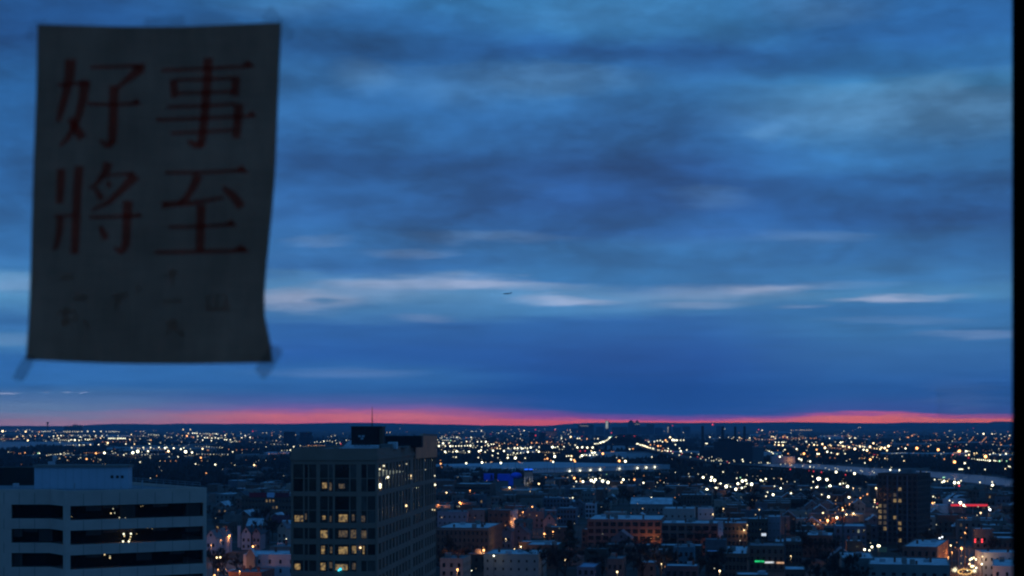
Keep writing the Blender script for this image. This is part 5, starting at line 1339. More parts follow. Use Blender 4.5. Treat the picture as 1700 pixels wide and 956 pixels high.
# ------------------------------------------------------------------ trees (bare, winter) and a few evergreens
def bare_tree(seed, H):
    r = random.Random(seed); tr, tw = MB(), MB()
    def branch(p, d, L, rad, lev):
        q = p+d*L
        (tr if lev < 3 else tw).tube(p, q, rad, rad*0.62, M_BARK if lev < 3 else M_TWIG, 5 if lev == 0 else (4 if lev < 2 else 3), False)
        if lev == 3:
            for _ in range(17):
                e = (d+Vector((r.uniform(-1,1),r.uniform(-1,1),r.uniform(-.3,.9)))).normalized()*r.uniform(.6,1.5)*H/12
                s = Vector((r.uniform(-1,1),r.uniform(-1,1),r.uniform(-1,1))).normalized()*0.18*H/12
                b = p+d*L*r.uniform(.2,1); tw.face([b-s*.6, b+s*.6, b+e], M_TWIG)
            return
        for k in range((4,4,3)[lev]):
            t = r.uniform(.55,1.0) if lev else r.uniform(.45,1.0)
            e = (d*(0.75 if lev else 0.65)+Vector((r.uniform(-1,1),r.uniform(-1,1),r.uniform(-.15,.75)))*0.8).normalized()
            branch(p+d*L*t, e, L*r.uniform(.55,.8), rad*0.58, lev+1)
    branch(Vector((0,0,0)), Vector((r.uniform(-.05,.05),r.uniform(-.05,.05),1)).normalized(), H*0.36, H*0.022, 0)
    return tr.mesh('trunk'), tw.mesh('crown')
def evergreen(seed, H, R, n=1500):
    r = random.Random(seed); tr, cr = MB(), MB()
    tr.tube((0,0,0),(0,0,H*.85),H*.02,H*.006,M_BARK,6)
    for k in range(14):
        z = H*(.15+.05*k); a = k*2.4; rr = R*(1-(z/H)**1.6)*.8; tr.tube((0,0,z),(rr*cos(a),rr*sin(a),z+.3),.07,.02,M_BARK,3)
    for _ in range(n):
        z = H*r.uniform(.08,1.0); env = R*(1-(z/H))**0.62*(0.75+0.25*sin(z*2.1+seed)); a = r.uniform(0,2*pi); rr = env*sqrt(r.uniform(.15,1))
        c = Vector((rr*cos(a),rr*sin(a),z)); s = r.uniform(.25,.6)*H/14
        d1 = Vector((cos(a)+r.uniform(-.6,.6),sin(a)+r.uniform(-.6,.6),r.uniform(-.7,.2))).normalized()*s*1.5; d2 = d1.cross(Vector((r.uniform(-1,1),r.uniform(-1,1),1))).normalized()*s*.55
        cr.face([c-d2, c+d1, c+d2], M_EVERGREEN)
    return tr.mesh('trunk'), cr.mesh('crown')
TREES = [bare_tree(i, H) for i, H in enumerate((10,11.5,13,14.5,12,9))]
EVER = [evergreen(3,15,4.2), evergreen(5,11,3.0,900)]
def tree(p, ms, rot, s, label, group, name='bare_tree'):
    t = thing(name, label, 'tree', p, rot, group); t.scale = (s,s,s)
    obj('trunk', ms[0], t); obj('crown', ms[1], t)
de = dist(939); tree((wx(946,de),de,0), EVER[0], 0, 1.28, 'large dark dense evergreen standing at the lower centre', 'evergreen trees', 'evergreen_tree')
for x, y, s, lb in ((1250,868,.9,'dark evergreen right of the white stair tower'),(1188,842,1.0,'dark evergreen behind the small white building'),(816,812,1.2,'dark evergreen below the blue tarpaulins'),(387,858,1.2,'dark evergreen between office block and brick shop block'),(1012,926,.8,'small dark evergreen right of the large evergreen'),(851,845,.8,'dark evergreen behind the white party wall')):
    dd = dist(y); tree((wx(x,dd),dd,0), EVER[1], x, s, lb, 'evergreen trees', 'evergreen_tree')
BIG = [bare_tree(40+i, H) for i, H in enumerate((16,18,17))]
bigpos = [(1345,968),(1362,985),(1378,962),(1392,990),(1408,975),(1424,990),(1436,968),(1352,935),(1372,940),(1330,925),(1035,958),(1052,948),(1068,965),(1085,950),(1098,968),(1040,930),(1062,934),(1015,948),(925,955),(938,968),(978,950),(735,958),(748,968),(760,955),(742,940),(1160,968),(1176,958),(1192,972),(1212,962),(900,962),(372,965),(354,955),(440,905),(452,898),(438,880),(1000,962),(1110,925),(1130,920),(1155,925)]
for k, (x, y) in enumerate(bigpos):
    d = dist(y); tree((wx(x,d),d,0), BIG[k % 3], k*1.7, 0.85+0.05*(k % 5), 'big bare tree with dense dark crown %s' % ('at the foot of the slab tower' if 700 < x < 800 else 'before the brick school' if 1000 < x < 1135 else 'filling the dark gap left of the depot annex' if 1325 < x < 1440 else 'near the dark evergreen' if 890 < x < 1002 else 'between office block and slab tower' if x < 460 else 'beside the blue tarpaulin roof'), 'big bare trees', 'bare_tree')
tc_ = []
for p in YARD:
    d = p.y
    if d < 590 or d > 1500: continue
    x = px((p.x,d,0))[0]
    if x < 340 or x > 1740 or hidden(x, d) or near_hand((p.x,p.y), 4) or in_water((p.x,p.y)) or inside((p.x,p.y), STREET_R) or inside((p.x,p.y), STREET_L): continue
    s = rng.uniform(.8,1.3); yt = px((p.x,d,12*s))[1]
    if blocks_view(x-8, x+8, yt, yt+30, d): continue
    tc_.append((d, p, s, x))
tc_.sort(key=lambda t: t[0])
step = max(1, len(tc_)//270)
ft = MB()
for k, (d, p, s, x) in enumerate(tc_[:200]):
    near_far = 'nearest' if d < 740 else ('near' if d < 840 else 'middle')
    tree(p, TREES[rng.randrange(6)], rng.uniform(0,6.3), s, '%s bare tree, %s back yards, %s' % ('small' if s < .95 else 'tall' if s > 1.14 else 'middling', near_far, zone(x)), 'bare trees of the back yards')
# woodland and scrub that reads as one mass
def clump(mb, p, r, h, rr, n=9):
    for _ in range(n):
        a = rr.uniform(0,2*pi); e = rr.random(); c = Vector((p[0]+cos(a)*r*e, p[1]+sin(a)*r*e, h*rr.uniform(.15,.75)))
        t = Vector((rr.uniform(-1,1),rr.uniform(-1,1),0)).normalized()*r*rr.uniform(.35,.7); u = Vector((rr.uniform(-.4,.4)*r,rr.uniform(-.4,.4)*r,h*rr.uniform(.25,.55)))
        mb.face([c-t-Vector((0,0,h*.2)), c+t*0.9-Vector((0,0,h*.2)), c+u], M_TWIG)
wd = MB(); rr = random.Random(21); cnt = 0
for (d, p, s, x) in tc_[200:][::2]:
    clump(wd, p, 4.0*s, 9.5*s, rr, 10)
for _ in range(26000):
    y = 722+rr.random()**0.8*86; d = dist(y); x = rr.uniform(-60,1760)
    if hidden(x, d) and not (d > 300 and 352 < x < 486): 
        if not (x < 352 or 486 < x < 720): continue
    if (y > 795 and rr.random() < .55) or in_water((wx(x,d),d)): continue
    if sin(x*0.013+y*.9)+sin(y*2.1+x*.004) < -0.25: continue
    if near_hand((wx(x,d),d), 10): continue
    s = rr.uniform(.6,1.0)*(1 if d < 2500 else 1.3)
    if blocks_view(x-4, x+4, px((0,d,9*s))[1], y, d): continue
    clump(wd, (wx(x,d),d,0), 7*s, 9.5*s, rr, 6); cnt += 1
o = stuff(obj('woodland', wd)); o['label'] = 'dark bare woodland and scrub between houses, yards and river'

# sheds and warehouses of the plain
rr = random.Random(8); made = 0
WHC = [('pale',M_WH,M_WHR),('grey',M_GREY,M_ROOFGREY),('brown',M_BROWN,M_ROOFGREY),('white roofed',M_GREY,M_ROOFPALE)]
for _ in range(600):
    if made >= 90: break
    y = rr.choice((rr.uniform(719,735), rr.uniform(730,768), rr.uniform(735,768))); d = dist(y); x = rr.uniform(-20,1690)
    if (x < 352 and y > 770) or (486 < x < 722) or in_water((wx(x,d),d)) or near_hand((wx(x,d),d), 60): continue
    w = rr.uniform(30,140); dep = rr.uniform(25,90); h = rr.uniform(6,13); X = wx(x,d)
    if any(in_water((X+w*a,d+dep*b)) for a in (0,.5,1) for b in (0,1)) or near_hand((X+w,d+dep), 30) or near_hand((X+w/2,d), 20): continue
    if blocks_view(x, x+w/d*F, y-h*F/d, y, d): continue
    c, wm, rm = WHC[rr.randrange(4)]
    t = thing('plain_warehouse', '%s low warehouse in the industrial plain %s' % (c, 'beyond the office block' if x < 352 else 'left of the slab tower' if x < 486 else 'behind the long warehouse' if x < 1180 else 'beyond the river'), 'warehouse', (X,d,0), radians(rr.uniform(-9,6)), 'warehouses of the plain')
    obj('wall', MB().box(0,w,0,dep,0,h,wm), t); obj('roof', MB().box(-.3,w+.3,-.3,dep+.3,h+.01,h+.5,rm,True), t)
    for c_ in range(4): obj('dock_door', MB().box((c_+.3)*w/4,(c_+.6)*w/4,-.15,-.01,0.1,4,M_DARKMETAL,True), t)
    FOOT.append([(X,d),(X+w,d),(X+w,d+dep),(X,d+dep)]); made += 1

# ------------------------------------------------------------------ lamps, read off the photograph crop by crop: x y size colour
LD = []
def crop(ox, oy, s, text, dflt='w'):
    for tok in text.split():
        a = tok.split(','); c = a[3] if len(a) > 3 else dflt
        LD.append((ox+float(a[0])/s, oy+float(a[1])/s, int(a[2]), c))
S8 = 7.967
crop(0,690,S8,"""35,205,5,y 75,205,2 140,205,1 180,190,1,o 210,205,2,y 235,185,2,y 260,205,1 305,190,1 340,210,4,y 355,188,2 428,208,2 470,203,1,r 520,215,3,o 555,207,2 585,207,2 600,207,2 625,207,2 645,207,2 665,207,2 685,190,1
845,208,2 868,208,2 895,208,2 928,208,2 960,210,2 988,208,2 1018,210,2 1042,210,2 1075,210,2 1090,208,2 1160,208,3 1245,208,3 1335,208,3 1405,210,2 1440,210,2 1465,212,2 1490,210,2 1510,212,2 1530,210,2 1550,212,2 1575,215,2
50,262,2 10,245,1,o 225,280,3,y 305,270,3,y 195,300,2,y 320,303,2,y 368,327,4,y 350,290,1,b 395,260,2 408,275,2 465,270,3,o 555,262,3,o 510,245,2 708,270,3 760,265,3,y 808,262,3 710,300,2 740,310,2 775,297,3 800,323,2 830,323,2 855,323,2 878,323,2 910,333,3
940,320,3 960,318,2 990,322,4 1045,325,3 1078,322,2 1130,312,3 1160,318,3 1185,312,3 1215,312,2 1245,312,2,o 925,255,2,o 960,260,2,y 1035,262,2 1060,280,3 1080,288,2 1105,262,2 1180,262,2 1192,278,2 1265,265,3 1270,290,2 1330,295,3,y 1350,270,3 1375,290,2 1412,258,2
1440,300,3 1460,300,3 1480,300,3 1505,300,3 1525,300,2 1555,300,3 1575,300,3 1595,300,3 1615,300,3 1635,300,3 1655,300,3 1560,262,2 15,310,2,y 50,330,1,y 520,300,1,b 605,333,2 578,325,1 793,352,2
1050,388,3 1103,385,2 1195,383,3,y 1305,382,3 1425,360,4,y 1415,382,2 1665,373,3 1392,380,1 145,480,1,y 175,480,1,o 190,493,1,o 250,500,2,o 272,500,2,o 330,490,3,o 503,497,3,g 522,497,3 618,528,2,y 800,507,3 848,490,2 845,520,2,y 868,545,2,o 790,557,1 740,552,1,r 890,588,2,y 907,597,1,o
965,518,1 978,518,1 1068,515,1 1065,557,2 1040,570,2 1145,573,4,o 1140,518,1 1270,497,4,o 1380,493,5 1255,552,1 1300,570,1 1328,582,2 1480,470,2 1525,490,2 1495,498,2 1560,520,2,y 1638,520,3 1068,650,1""")
crop(213,690,S8,"""40,250,3,y 20,315,3,y 45,423,3 60,490,6 125,472,6 148,436,2 180,480,2 198,420,3 205,443,2 155,305,2 80,375,3,y 260,470,4 295,420,3 255,507,2 288,530,2 290,555,2 280,372,3 300,322,3,o 345,440,1 405,420,3 485,428,4 508,418,3 530,470,5,y 500,485,2,o 600,430,4 575,507,1 540,543,2 657,543,3
486,600,2,o 558,598,2,o 630,597,2,o 157,613,3 695,442,4 733,425,3 757,478,6 822,440,2 843,487,4 982,438,4,y 960,555,4,o 972,595,2,o 1045,455,2,o 1060,457,2,o 1048,598,1 1018,520,1,r 890,638,3 1150,647,4 1245,708,1 1030,760,3,o 413,677,1 440,727,1 376,795,2,o 293,825,2 1380,477,3 1330,445,2,o 1430,453,2,o 1505,453,2,o
1508,493,1 1567,445,1,o 1650,445,1,o 1408,653,2 1665,653,4,y 1690,662,2,o 725,183,3,y 820,183,3,y 160,210,2,y 425,357,2 200,262,2 268,250,2 300,250,2 330,252,2 350,255,2 375,255,2 400,256,2 485,262,2 570,287,2 530,288,2,y 640,262,2 660,243,2,o 712,265,2,y 775,268,4,o 795,235,3,y 850,230,3 880,230,3 910,233,3
835,280,2,o 860,285,3,o 918,272,3 950,235,2 1000,238,2 1030,238,2 1050,238,2 1075,240,2 970,265,2 1075,262,2 1115,238,2 1140,240,2 1165,240,3 1185,245,2 1010,290,3 1045,292,3 1070,293,2,o 1105,295,3 1150,292,3 1190,300,3 1220,292,2 1240,292,2 985,322,3 915,315,2 1098,330,3 1280,258,3 1275,317,3 1300,317,3 1348,318,3
1285,290,2 1410,298,1 1490,238,2 1500,292,3 1548,265,3 1610,285,3 1612,300,2 1645,205,3,r 1268,210,2,r 1385,248,2,y 1600,245,1 1675,352,2 890,350,1 950,350,1 1170,357,1 760,405,1 798,388,1 670,390,1 580,385,1 480,385,1 1035,400,1""")
crop(425,690,3.593,"""40,103,2,y 95,103,2,o 190,100,3,r 297,100,3,r 222,115,2,y 236,115,2,y 205,205,3 280,205,3 340,192,3 420,188,3,y 505,168,3,r 350,158,2 365,155,2 385,158,2 405,152,3 425,150,2 440,150,2 455,155,2 475,148,2 480,165,2 500,160,2 450,122,2 430,125,1 470,118,2 520,105,1 225,185,3 265,178,2 140,130,2 100,150,1 60,185,2 30,160,1 15,200,1
5,298,2,o 0,275,1 165,358,1 860,78,1 900,95,1,o 780,100,2,y 800,100,2,y 1060,30,1""")
crop(720,690,S8,"""52,318,2 70,403,4 72,347,2 125,365,4 153,403,3 90,297,2 118,325,2 140,325,2 163,325,2 188,325,2 105,295,2 143,278,2 160,258,2,o 228,285,2 262,285,2 262,268,1 305,285,3 325,283,2 345,298,2 225,328,3,g 205,360,3 220,403,4 253,403,3 280,335,2 293,403,3 333,400,3 368,400,3 413,398,3 448,397,3 485,397,4 528,397,2
370,352,2 350,368,1 435,340,3 485,340,2 495,288,3 430,292,2,o 500,318,2 580,345,3 630,342,3 690,345,4 580,397,2 635,415,3 557,420,2 683,397,2 715,378,3 725,397,3 763,377,3 793,377,3 870,397,3,y 820,350,2,o 840,432,3,y 880,435,3,y 810,425,2,o 770,425,2,o 765,447,2 740,437,1,o 905,375,2,o 985,375,2,o 1105,385,3,o 985,430,3 1000,437,2
1070,430,4 1110,430,4 1150,420,3 1165,435,4 1185,435,3 1210,425,3 1240,430,3 1285,420,4 1295,360,3,o 1395,415,3 1362,357,3,o 1360,455,3 1390,475,4 1310,480,2 1245,480,4 1150,493,3 1188,490,2 1105,497,3 1058,492,3 980,517,3 1015,517,2 1045,517,2 1085,517,2 930,467,4 785,462,4 850,500,3 625,460,4 597,472,4 680,480,3 467,475,4 300,470,4 318,475,3
255,478,3 200,472,2 150,475,4 160,490,3 398,463,2 375,470,1 350,473,1 612,497,2,o 777,527,3 980,557,4 1080,560,5 1210,562,3 850,557,2 590,555,3 295,548,3 260,545,2 1470,575,3,o 1503,568,4,o 1475,520,2,y 1550,595,3,o 1580,610,4 1600,540,5 1590,500,3 1690,300,3 1690,280,2 1570,415,5 1605,420,3 1640,410,3 92,635,4,o 90,592,2,o 105,680,2,o 430,630,4 640,618,5
687,618,2 755,615,2,y 770,612,2,o 888,625,5 633,577,1 880,583,1 1125,610,2,o 1145,620,2,o 1175,625,1 320,812,1 1392,900,3,y 1003,948,3,y 498,207,2 515,207,2 560,205,2 630,200,3 340,232,2,o 392,225,1 950,208,2,o 752,243,2,r 1010,240,1,r 1140,207,2,o 1150,245,2 1195,197,3 1043,270,2 1345,185,3,r 1348,262,3,r 1605,185,3,r 1450,215,1,r 1545,315,1,r 1560,345,2,o
1500,345,3,o 1540,355,2,o 1640,350,2,o 653,278,2 600,300,1,o 680,300,1 845,310,1,o 980,318,1,o 1105,303,1 1145,303,2 1085,340,1,o 1015,362,2,o 1050,372,1,o""")
crop(933,680,S8,"""175,470,3 203,500,4 267,497,4 335,502,4 405,500,4 430,385,2 475,383,3 435,457,4 460,450,3 485,447,3 510,437,4 530,425,3 550,425,4 570,415,3 590,405,3 610,390,3 630,370,4 650,360,3,g 680,380,3 720,365,3 700,415,2 668,457,2 25,490,3 5,525,2 60,615,3 90,612,3 125,615,4,y 120,658,4 160,665,4,o 172,685,4,o 265,608,5 295,600,3 325,600,3 370,603,4
400,570,4 432,567,4 385,545,3,y 415,600,3 455,597,3 240,625,3 240,548,3,r 305,547,3,r 540,582,5,o 500,540,2,o 655,555,2,o 680,555,2,o 758,678,5,o 838,683,5 722,635,2 800,640,2 895,522,3 938,517,3,o 880,418,1 990,418,1 855,410,1 655,307,3,r 820,338,4,r 957,343,4,r 838,270,3 330,387,3,o 255,402,2,o 115,360,4,y 165,357,2,b 220,357,2,b 205,380,3 235,380,3 85,325,2
72,270,2,o 105,268,2,y 130,268,1 150,268,1 180,270,1 205,270,1 225,270,1 1065,423,3 1107,405,2,o 1148,425,3 1135,405,2,o 1222,423,3 1260,412,3 1300,407,3 1330,425,3 1370,405,4,o 1390,425,3,y 1430,365,4,y 1465,400,5 1490,405,4 1520,405,4 1570,405,3 1610,403,3 1243,283,3,r 1315,275,3,r 1460,210,3,r 1395,213,2,r 1535,287,3,o 1605,300,2 1555,250,1 1170,465,3,o 1220,460,2,o
1270,480,4,o 1305,480,3,o 1270,530,3,o 1340,510,2,o 1405,515,3 1360,545,4 1395,550,4 1440,548,3 1500,463,3 1555,510,3 1570,548,4 1650,533,3 1590,570,2 1188,625,3 1455,655,1""")
S10 = 10.625
crop(880,780,S10,"""780,143,5,o 812,205,4 932,205,5 890,200,3,o 887,158,2 742,98,2,y 663,133,2,y 1080,185,6 1155,170,5 1127,210,5 1035,138,2 1107,125,2 1233,148,3 1250,90,1 1280,195,6 1322,177,2 1375,220,6 1612,220,4,y 1645,172,5 1597,122,1 1040,85,1 1350,78,2,g 40,650,4,o 155,245,4,y 700,497,2 752,493,3 1258,655,1""")
crop(1040,780,S10,"""140,172,4,o 45,172,2 300,228,4 545,222,2 662,222,2 595,188,2,o 440,493,4 855,490,2,o 135,460,1,o 285,682,2,y 1525,780,3,y 1353,132,5 1503,132,5 1490,185,5 1557,183,6 1660,240,4 1420,350,6 1570,320,5 1592,320,5 1620,313,2 1330,300,1 1265,75,2 1410,80,1 1407,432,1""")
crop(1200,780,S10,"""60,290,7 95,258,2 135,295,3 245,147,3 345,195,6 405,185,5 265,243,5 305,250,2 425,245,4 508,252,6 400,300,6 335,317,4 232,343,6 668,180,4 705,195,3 757,160,4 425,92,2 612,108,1 310,135,3,g 1030,158,3,y 912,288,3 1012,330,6 887,437,5 788,392,3 762,465,3 1203,412,4 1373,348,2 1270,208,2 1580,115,3 1685,155,7 1595,210,3 1562,315,3 1650,310,4 1670,300,4 10,685,3,y 1520,15,2,r 1600,25,3,r
5,35,3 590,535,1,y 520,530,1,y""")
crop(1200,866,S10,"60,317,2 1200,605,3,y 1575,5,3,y 1678,50,2")
crop(1146,690,S8,"""15,495,2 110,510,2 160,543,2 247,560,2 285,545,2 345,578,2 375,595,2 390,595,2 415,597,2 405,580,2 375,560,1 400,638,2 482,600,1 575,590,2 583,605,2 515,625,2,y 690,580,3 697,605,3 795,620,2 908,625,2 937,620,2 1025,625,3 1050,628,2 1195,645,2 1257,637,2 1340,653,2 1485,665,2 1583,675,3 1632,680,2 437,740,2
1322,708,3,r 1575,727,2,r 1632,737,3,r 205,367,3 222,367,3 323,367,2 370,205,3 385,205,2 458,177,2 258,282,3 390,288,2 295,118,4,r 505,285,2 495,310,2,y 515,310,2,y 548,300,2 573,287,2 620,325,3 650,290,3,y 670,300,2,y 685,305,2,o 660,325,2,o 735,323,2,o 765,320,2,y 785,295,3 790,322,2,y 905,183,3,r 950,193,3 855,298,2,o 895,305,1,o 950,315,2
985,243,1,o 1040,235,1,o 1100,213,2,o 1075,277,3,y 1100,278,3,y 1127,272,2,y 1125,300,3,y 1015,315,1,o 1050,318,2,o 1100,320,2,o 1185,290,2,o 1228,278,3,o 1250,260,2,o 1255,275,2,o 1225,292,2,o 1280,285,3,y 1255,292,2,r 1330,230,2 1345,283,1 1395,295,2,o 1443,310,2 1440,280,1,o 1520,293,2,o 1585,297,2,o 1605,300,2,o 1640,300,2,o 1665,295,2,o
1127,350,3 1170,350,3 1213,350,3 1238,350,3 1250,350,3 1265,350,2 1117,382,3,y 1170,387,4,y 1225,392,4,y 1533,340,3 1612,357,2 1662,350,2 1572,385,3,y 1637,385,4,y 1680,390,3,y 1022,462,2 1045,470,3 1075,483,3 1095,500,3 965,430,1 1000,452,1 1158,460,2,o 1250,450,3 1232,470,2 1293,502,3,o 1405,440,4 1420,458,2,y 1540,458,2 1555,423,1 1670,450,4,o 1503,502,5,o 1465,513,2,y
1680,505,4 1675,540,2,o 1552,537,2,o 1145,508,2,g 1185,543,4 1215,527,2 1168,535,2,r 1440,570,4 1470,582,4 1470,603,2 1555,600,2 1585,605,4""")
crop(1359,690,S8,"""50,375,4,y 85,425,5,y 125,395,2,y 150,387,3,y 165,398,3,y 220,348,2 290,355,4 318,347,3 433,348,3 260,388,3,y 280,393,2,y 300,393,2,y 322,405,4,y 350,407,3,y 403,417,4,y 385,398,2,o 435,427,2,y 450,380,2,o 465,387,2,o 495,395,2,y 510,397,2,y 545,405,4,y 583,405,3,y 608,412,3 640,415,1 680,412,5,y 700,428,2,o 725,365,4,y 770,383,2,y 818,355,2,o 576,367,2,o
737,432,3,y 770,437,3,y 815,443,4,y 832,422,4,y 875,428,5,y 925,402,5,y 905,458,4,y 640,458,5,y 595,450,4 480,440,5,y 333,462,2 115,478,4 168,490,3 350,503,3 5,505,4,y 248,507,4,y 30,540,1,o 150,557,2,o 215,560,2,o 370,597,2 415,575,2,y 540,563,2,y 575,563,2,o 605,565,2,y 683,580,5,o 718,547,3,y 770,550,2,y 728,515,2,r 742,515,2,r 780,520,2,o 878,565,3,y 910,570,2,y
612,625,3 1130,597,3,y 440,625,1 1053,437,3 1150,433,4 1100,412,2,o 1178,385,3,o 1300,430,6,o 1452,405,3,o 1582,450,6,o 1662,573,3,o 530,157,2,y 542,155,2,y 553,153,2,y 215,263,2 145,300,3 130,265,1 75,280,1,g 30,267,1 250,250,1 405,265,2 410,298,3 480,295,3 495,297,2 330,303,1,o 385,280,1,o 770,253,2 785,270,1,o 1075,313,2 1185,287,3,o 1170,283,2,o 1235,265,3,o 1250,255,2,o 1268,248,2,o 1298,248,1
220,692,2 255,708,2 232,745,5 92,692,2 140,713,2 375,727,2 427,725,2 475,765,5 558,725,2 578,738,2 712,737,2 735,752,2 838,682,1 962,685,2 948,717,4 1075,720,5 38,747,3,r 357,782,3,r 1427,743,1 110,845,6 15,830,5 150,933,6 383,935,6 287,905,3 325,895,3 1015,853,2,y 1225,915,2,o 1285,927,2 1535,845,3 1592,845,2 1620,845,2 1660,865,5 1635,880,4""")
crop(1500,690,S8,"""603,425,3,o 740,467,6,o 720,475,3 825,470,4 848,470,3 875,470,2 825,525,3 865,517,4,y 935,497,3,y 968,495,3,y 937,520,2,y 1057,515,2,y 1085,540,7,o 1142,513,3 1188,495,3 1278,517,3 1355,503,4 1183,380,2 1290,385,3,o 1415,385,2,o 833,383,2 683,405,2,r 650,517,3,r 657,512,2 740,515,2,r 860,557,3,r 680,545,1,g 905,570,2 937,570,2 978,580,3 1003,583,3 1030,585,3 1057,585,3 1082,590,3
1110,592,3 1140,595,4 1195,592,3 1215,597,3 1235,600,2 1270,600,4,g 1297,592,2 1365,600,3,g 1410,575,3,o 675,612,6,o 810,628,4 735,708,3 750,708,3 765,708,3 780,708,3 862,692,3 1078,712,3 1345,702,3,y 1390,670,3 1408,675,3 980,240,2 1058,240,4 1170,242,3 1205,242,2 1405,260,3 1338,275,2 1295,300,2 925,165,2,r 675,253,2 645,338,2 1340,332,2,o 848,295,1
735,315,2,o 745,303,2,o 755,293,2,o 762,286,1,o 700,338,1,o 865,345,2,o 880,335,2,o 895,325,2,o 905,312,2,o 915,298,2,o 925,286,2,o 1037,343,2,o 1048,330,2,o 1060,318,2,o 1072,308,2,o 1082,297,2,o 1093,287,2,o 1200,343,2,o 1218,308,2,o 1230,298,2,o 1242,290,2,o 1380,318,1,o 1390,305,2,o 1400,295,2,o
580,865,3,y 600,840,2,y 675,885,6 728,887,5 760,860,3 735,927,4,r 1010,880,3 1172,877,3 1178,918,5 1165,925,3 675,835,2 540,815,3,g 525,818,3,g""")
crop(1360,780,S10,"""45,435,3 165,475,5 525,483,5 555,483,3,y 600,322,3,y 1003,322,4,y 370,248,4 410,245,3 430,232,3 980,530,3,y 978,570,3,y 1028,595,3,r 1020,660,3,y 955,648,2 65,758,4,y 417,703,4,y 480,787,4,y 605,768,4,y 422,808,3,o 312,843,6,y 150,893,6,o 290,540,2,y 290,600,2,o 700,325,1 725,330,1 125,305,2,g 243,845,2,y""")
crop(1360,866,S10,"235,395,3,o 800,490,5 885,505,4 930,445,5 1035,425,5 1060,425,5 905,375,2 670,440,1 285,28,2 120,50,2,y")
crop(1520,780,S10,"790,580,6 848,625,5 880,645,3 655,575,3 600,540,3 300,585,4,o 335,575,3,y 1310,700,5,c 1292,660,3 1147,757,4,y 820,887,4,o 817,840,2,o 310,470,3 350,490,2 1330,335,2 1085,800,2 1105,650,2 410,490,1,o")
crop(1520,866,S10,"810,470,6,o 620,418,4,y 425,290,4,c 470,270,4,c 235,63,2,o 365,52,2 1178,615,3,y 1168,748,4 1070,815,4 990,655,4 1065,665,4 1027,635,4,y 960,668,4,y 965,697,2,y 950,745,4,y 985,785,5,y 1015,785,5,y 805,735,2,y 800,605,2,o")
crop(340,800,6.13,"490,657,5,o 515,645,2,o 122,770,4,y 158,767,4,y 135,890,3,o 355,908,3,o 100,950,4,o 830,580,3 663,380,2,y 110,370,1")
crop(720,780,S10,"225,403,4,y 460,575,4,o 450,643,2 640,362,3,o 82,617,3,o 20,268,2 20,700,2 1338,312,4,y 430,125,1 940,190,1,y 1135,190,1,o 1455,925,3,o 1490,925,2,o")
crop(720,866,S10,"275,605,5,o 418,843,5,o 883,503,5,o 872,453,2,o 1060,600,4 1272,305,3,y 1220,497,2,y 1335,510,1,y 1425,480,3,y 1425,505,3,y")
crop(880,866,S10,"252,213,4,o 622,677,4,y 1537,885,4,y 330,345,2,g")
crop(1040,866,S10,"690,792,5,o 617,745,3,y 1645,868,5,y 1552,823,2 1680,685,1 560,265,2,o 540,265,1,o 480,252,1,o")
N0 = len(LD); rr = random.Random(77)
for (xa, xb, ya, yb, n, cs) in ((0,300,713,732,60,'wwyyo'),(213,480,715,735,50,'wwyo'),(725,960,712,748,120,'wwwyo'),(960,1150,715,745,70,'wyoor'),(1150,1340,716,742,60,'yoow'),(1330,1680,714,765,150,'yooow'),(0,480,745,775,30,'woy'),(880,1440,775,815,45,'wwyo'),(730,1660,815,900,50,'yoow')):
    for _ in range(n): LD.append((rr.uniform(xa,xb), rr.uniform(ya,yb), 1 if rr.random() < .75 else 2, rr.choice(cs)))
for _ in range(46):       # strings of lamps along far roads
    x = rr.uniform(0,1660); y = rr.uniform(714,758); dx = rr.uniform(2.2,6.0); dy = rr.uniform(-0.28,0.28); c = rr.choice('yooow' if x > 1150 else 'wwyo')
    for q in range(rr.randint(6,13)):
        LD.append((x+dx*q+rr.uniform(-.5,.5), max(711.5,y+dy*q+rr.uniform(-.2,.2)), rr.choice((1,1,2)), c))
for (xa, ya, xb, yb, n, c) in ((1392,846,1440,820,9,'o'),(1350,870,1395,848,8,'o'),(1575,925,1610,868,8,'o'),(840,872,870,850,5,'o'),(350,905,400,880,4,'o'),(1235,880,1262,846,5,'y'),(905,905,930,860,5,'o')):
    for q in range(n): t = q/(n-1); LD.append((xa+(xb-xa)*t+rr.uniform(-2,2), ya+(yb-ya)*t, rr.choice((2,3)), c))
LD = LD[:N0]+[q for q in LD[N0:] if not (970 < q[0] < 1215 and 716 < q[1] < 774)]
# drop double readings
seen_l = []
for L in sorted(LD, key=lambda t: -t[2]):
    if any(abs(L[0]-q[0]) < 1.6 and abs(L[1]-q[1]) < 1.2 and L[3] == q[3] for q in seen_l): continue
    seen_l.append(L)
LD = seen_l
CN = {'w':'white','y':'warm yellow','o':'orange sodium','r':'red','g':'green','b':'blue','c':'cool white'}
def lzone(x, y):
    if y > 868: return 'in the nearest streets left of the slab tower' if x < 500 else ('in the nearest streets right of the slab tower' if x < 900 else ('in the nearest streets at the lower centre' if x < 1350 else 'along the streets at the lower right'))
    if y > 805: return 'in the house rows left of the slab tower' if x < 500 else ('in the house rows of the centre' if x < 1250 else 'in the house rows around the apartment block')
    if y > 775: return 'in the yards beyond the office block' if x < 480 else ('on the yards below the long warehouse' if x < 1130 else ('in the floodlit lots before the river' if x < 1440 else 'on the river bank at the right'))
    if y > 742: return 'on the near shore of the bay' if x < 480 else ('in the goods yards behind the long warehouse' if x < 1010 else ('around the elevated highway and power station' if x < 1270 else 'on the far bank of the river'))
    return 'on the airport grounds at the left' if x < 200 else ('on the far plain left of the slab tower' if x < 486 else ('on the far plain right of the slab tower' if x < 960 else ('below the far skyline' if x < 1270 else 'on the far plain at the right')))
LMESH = {}
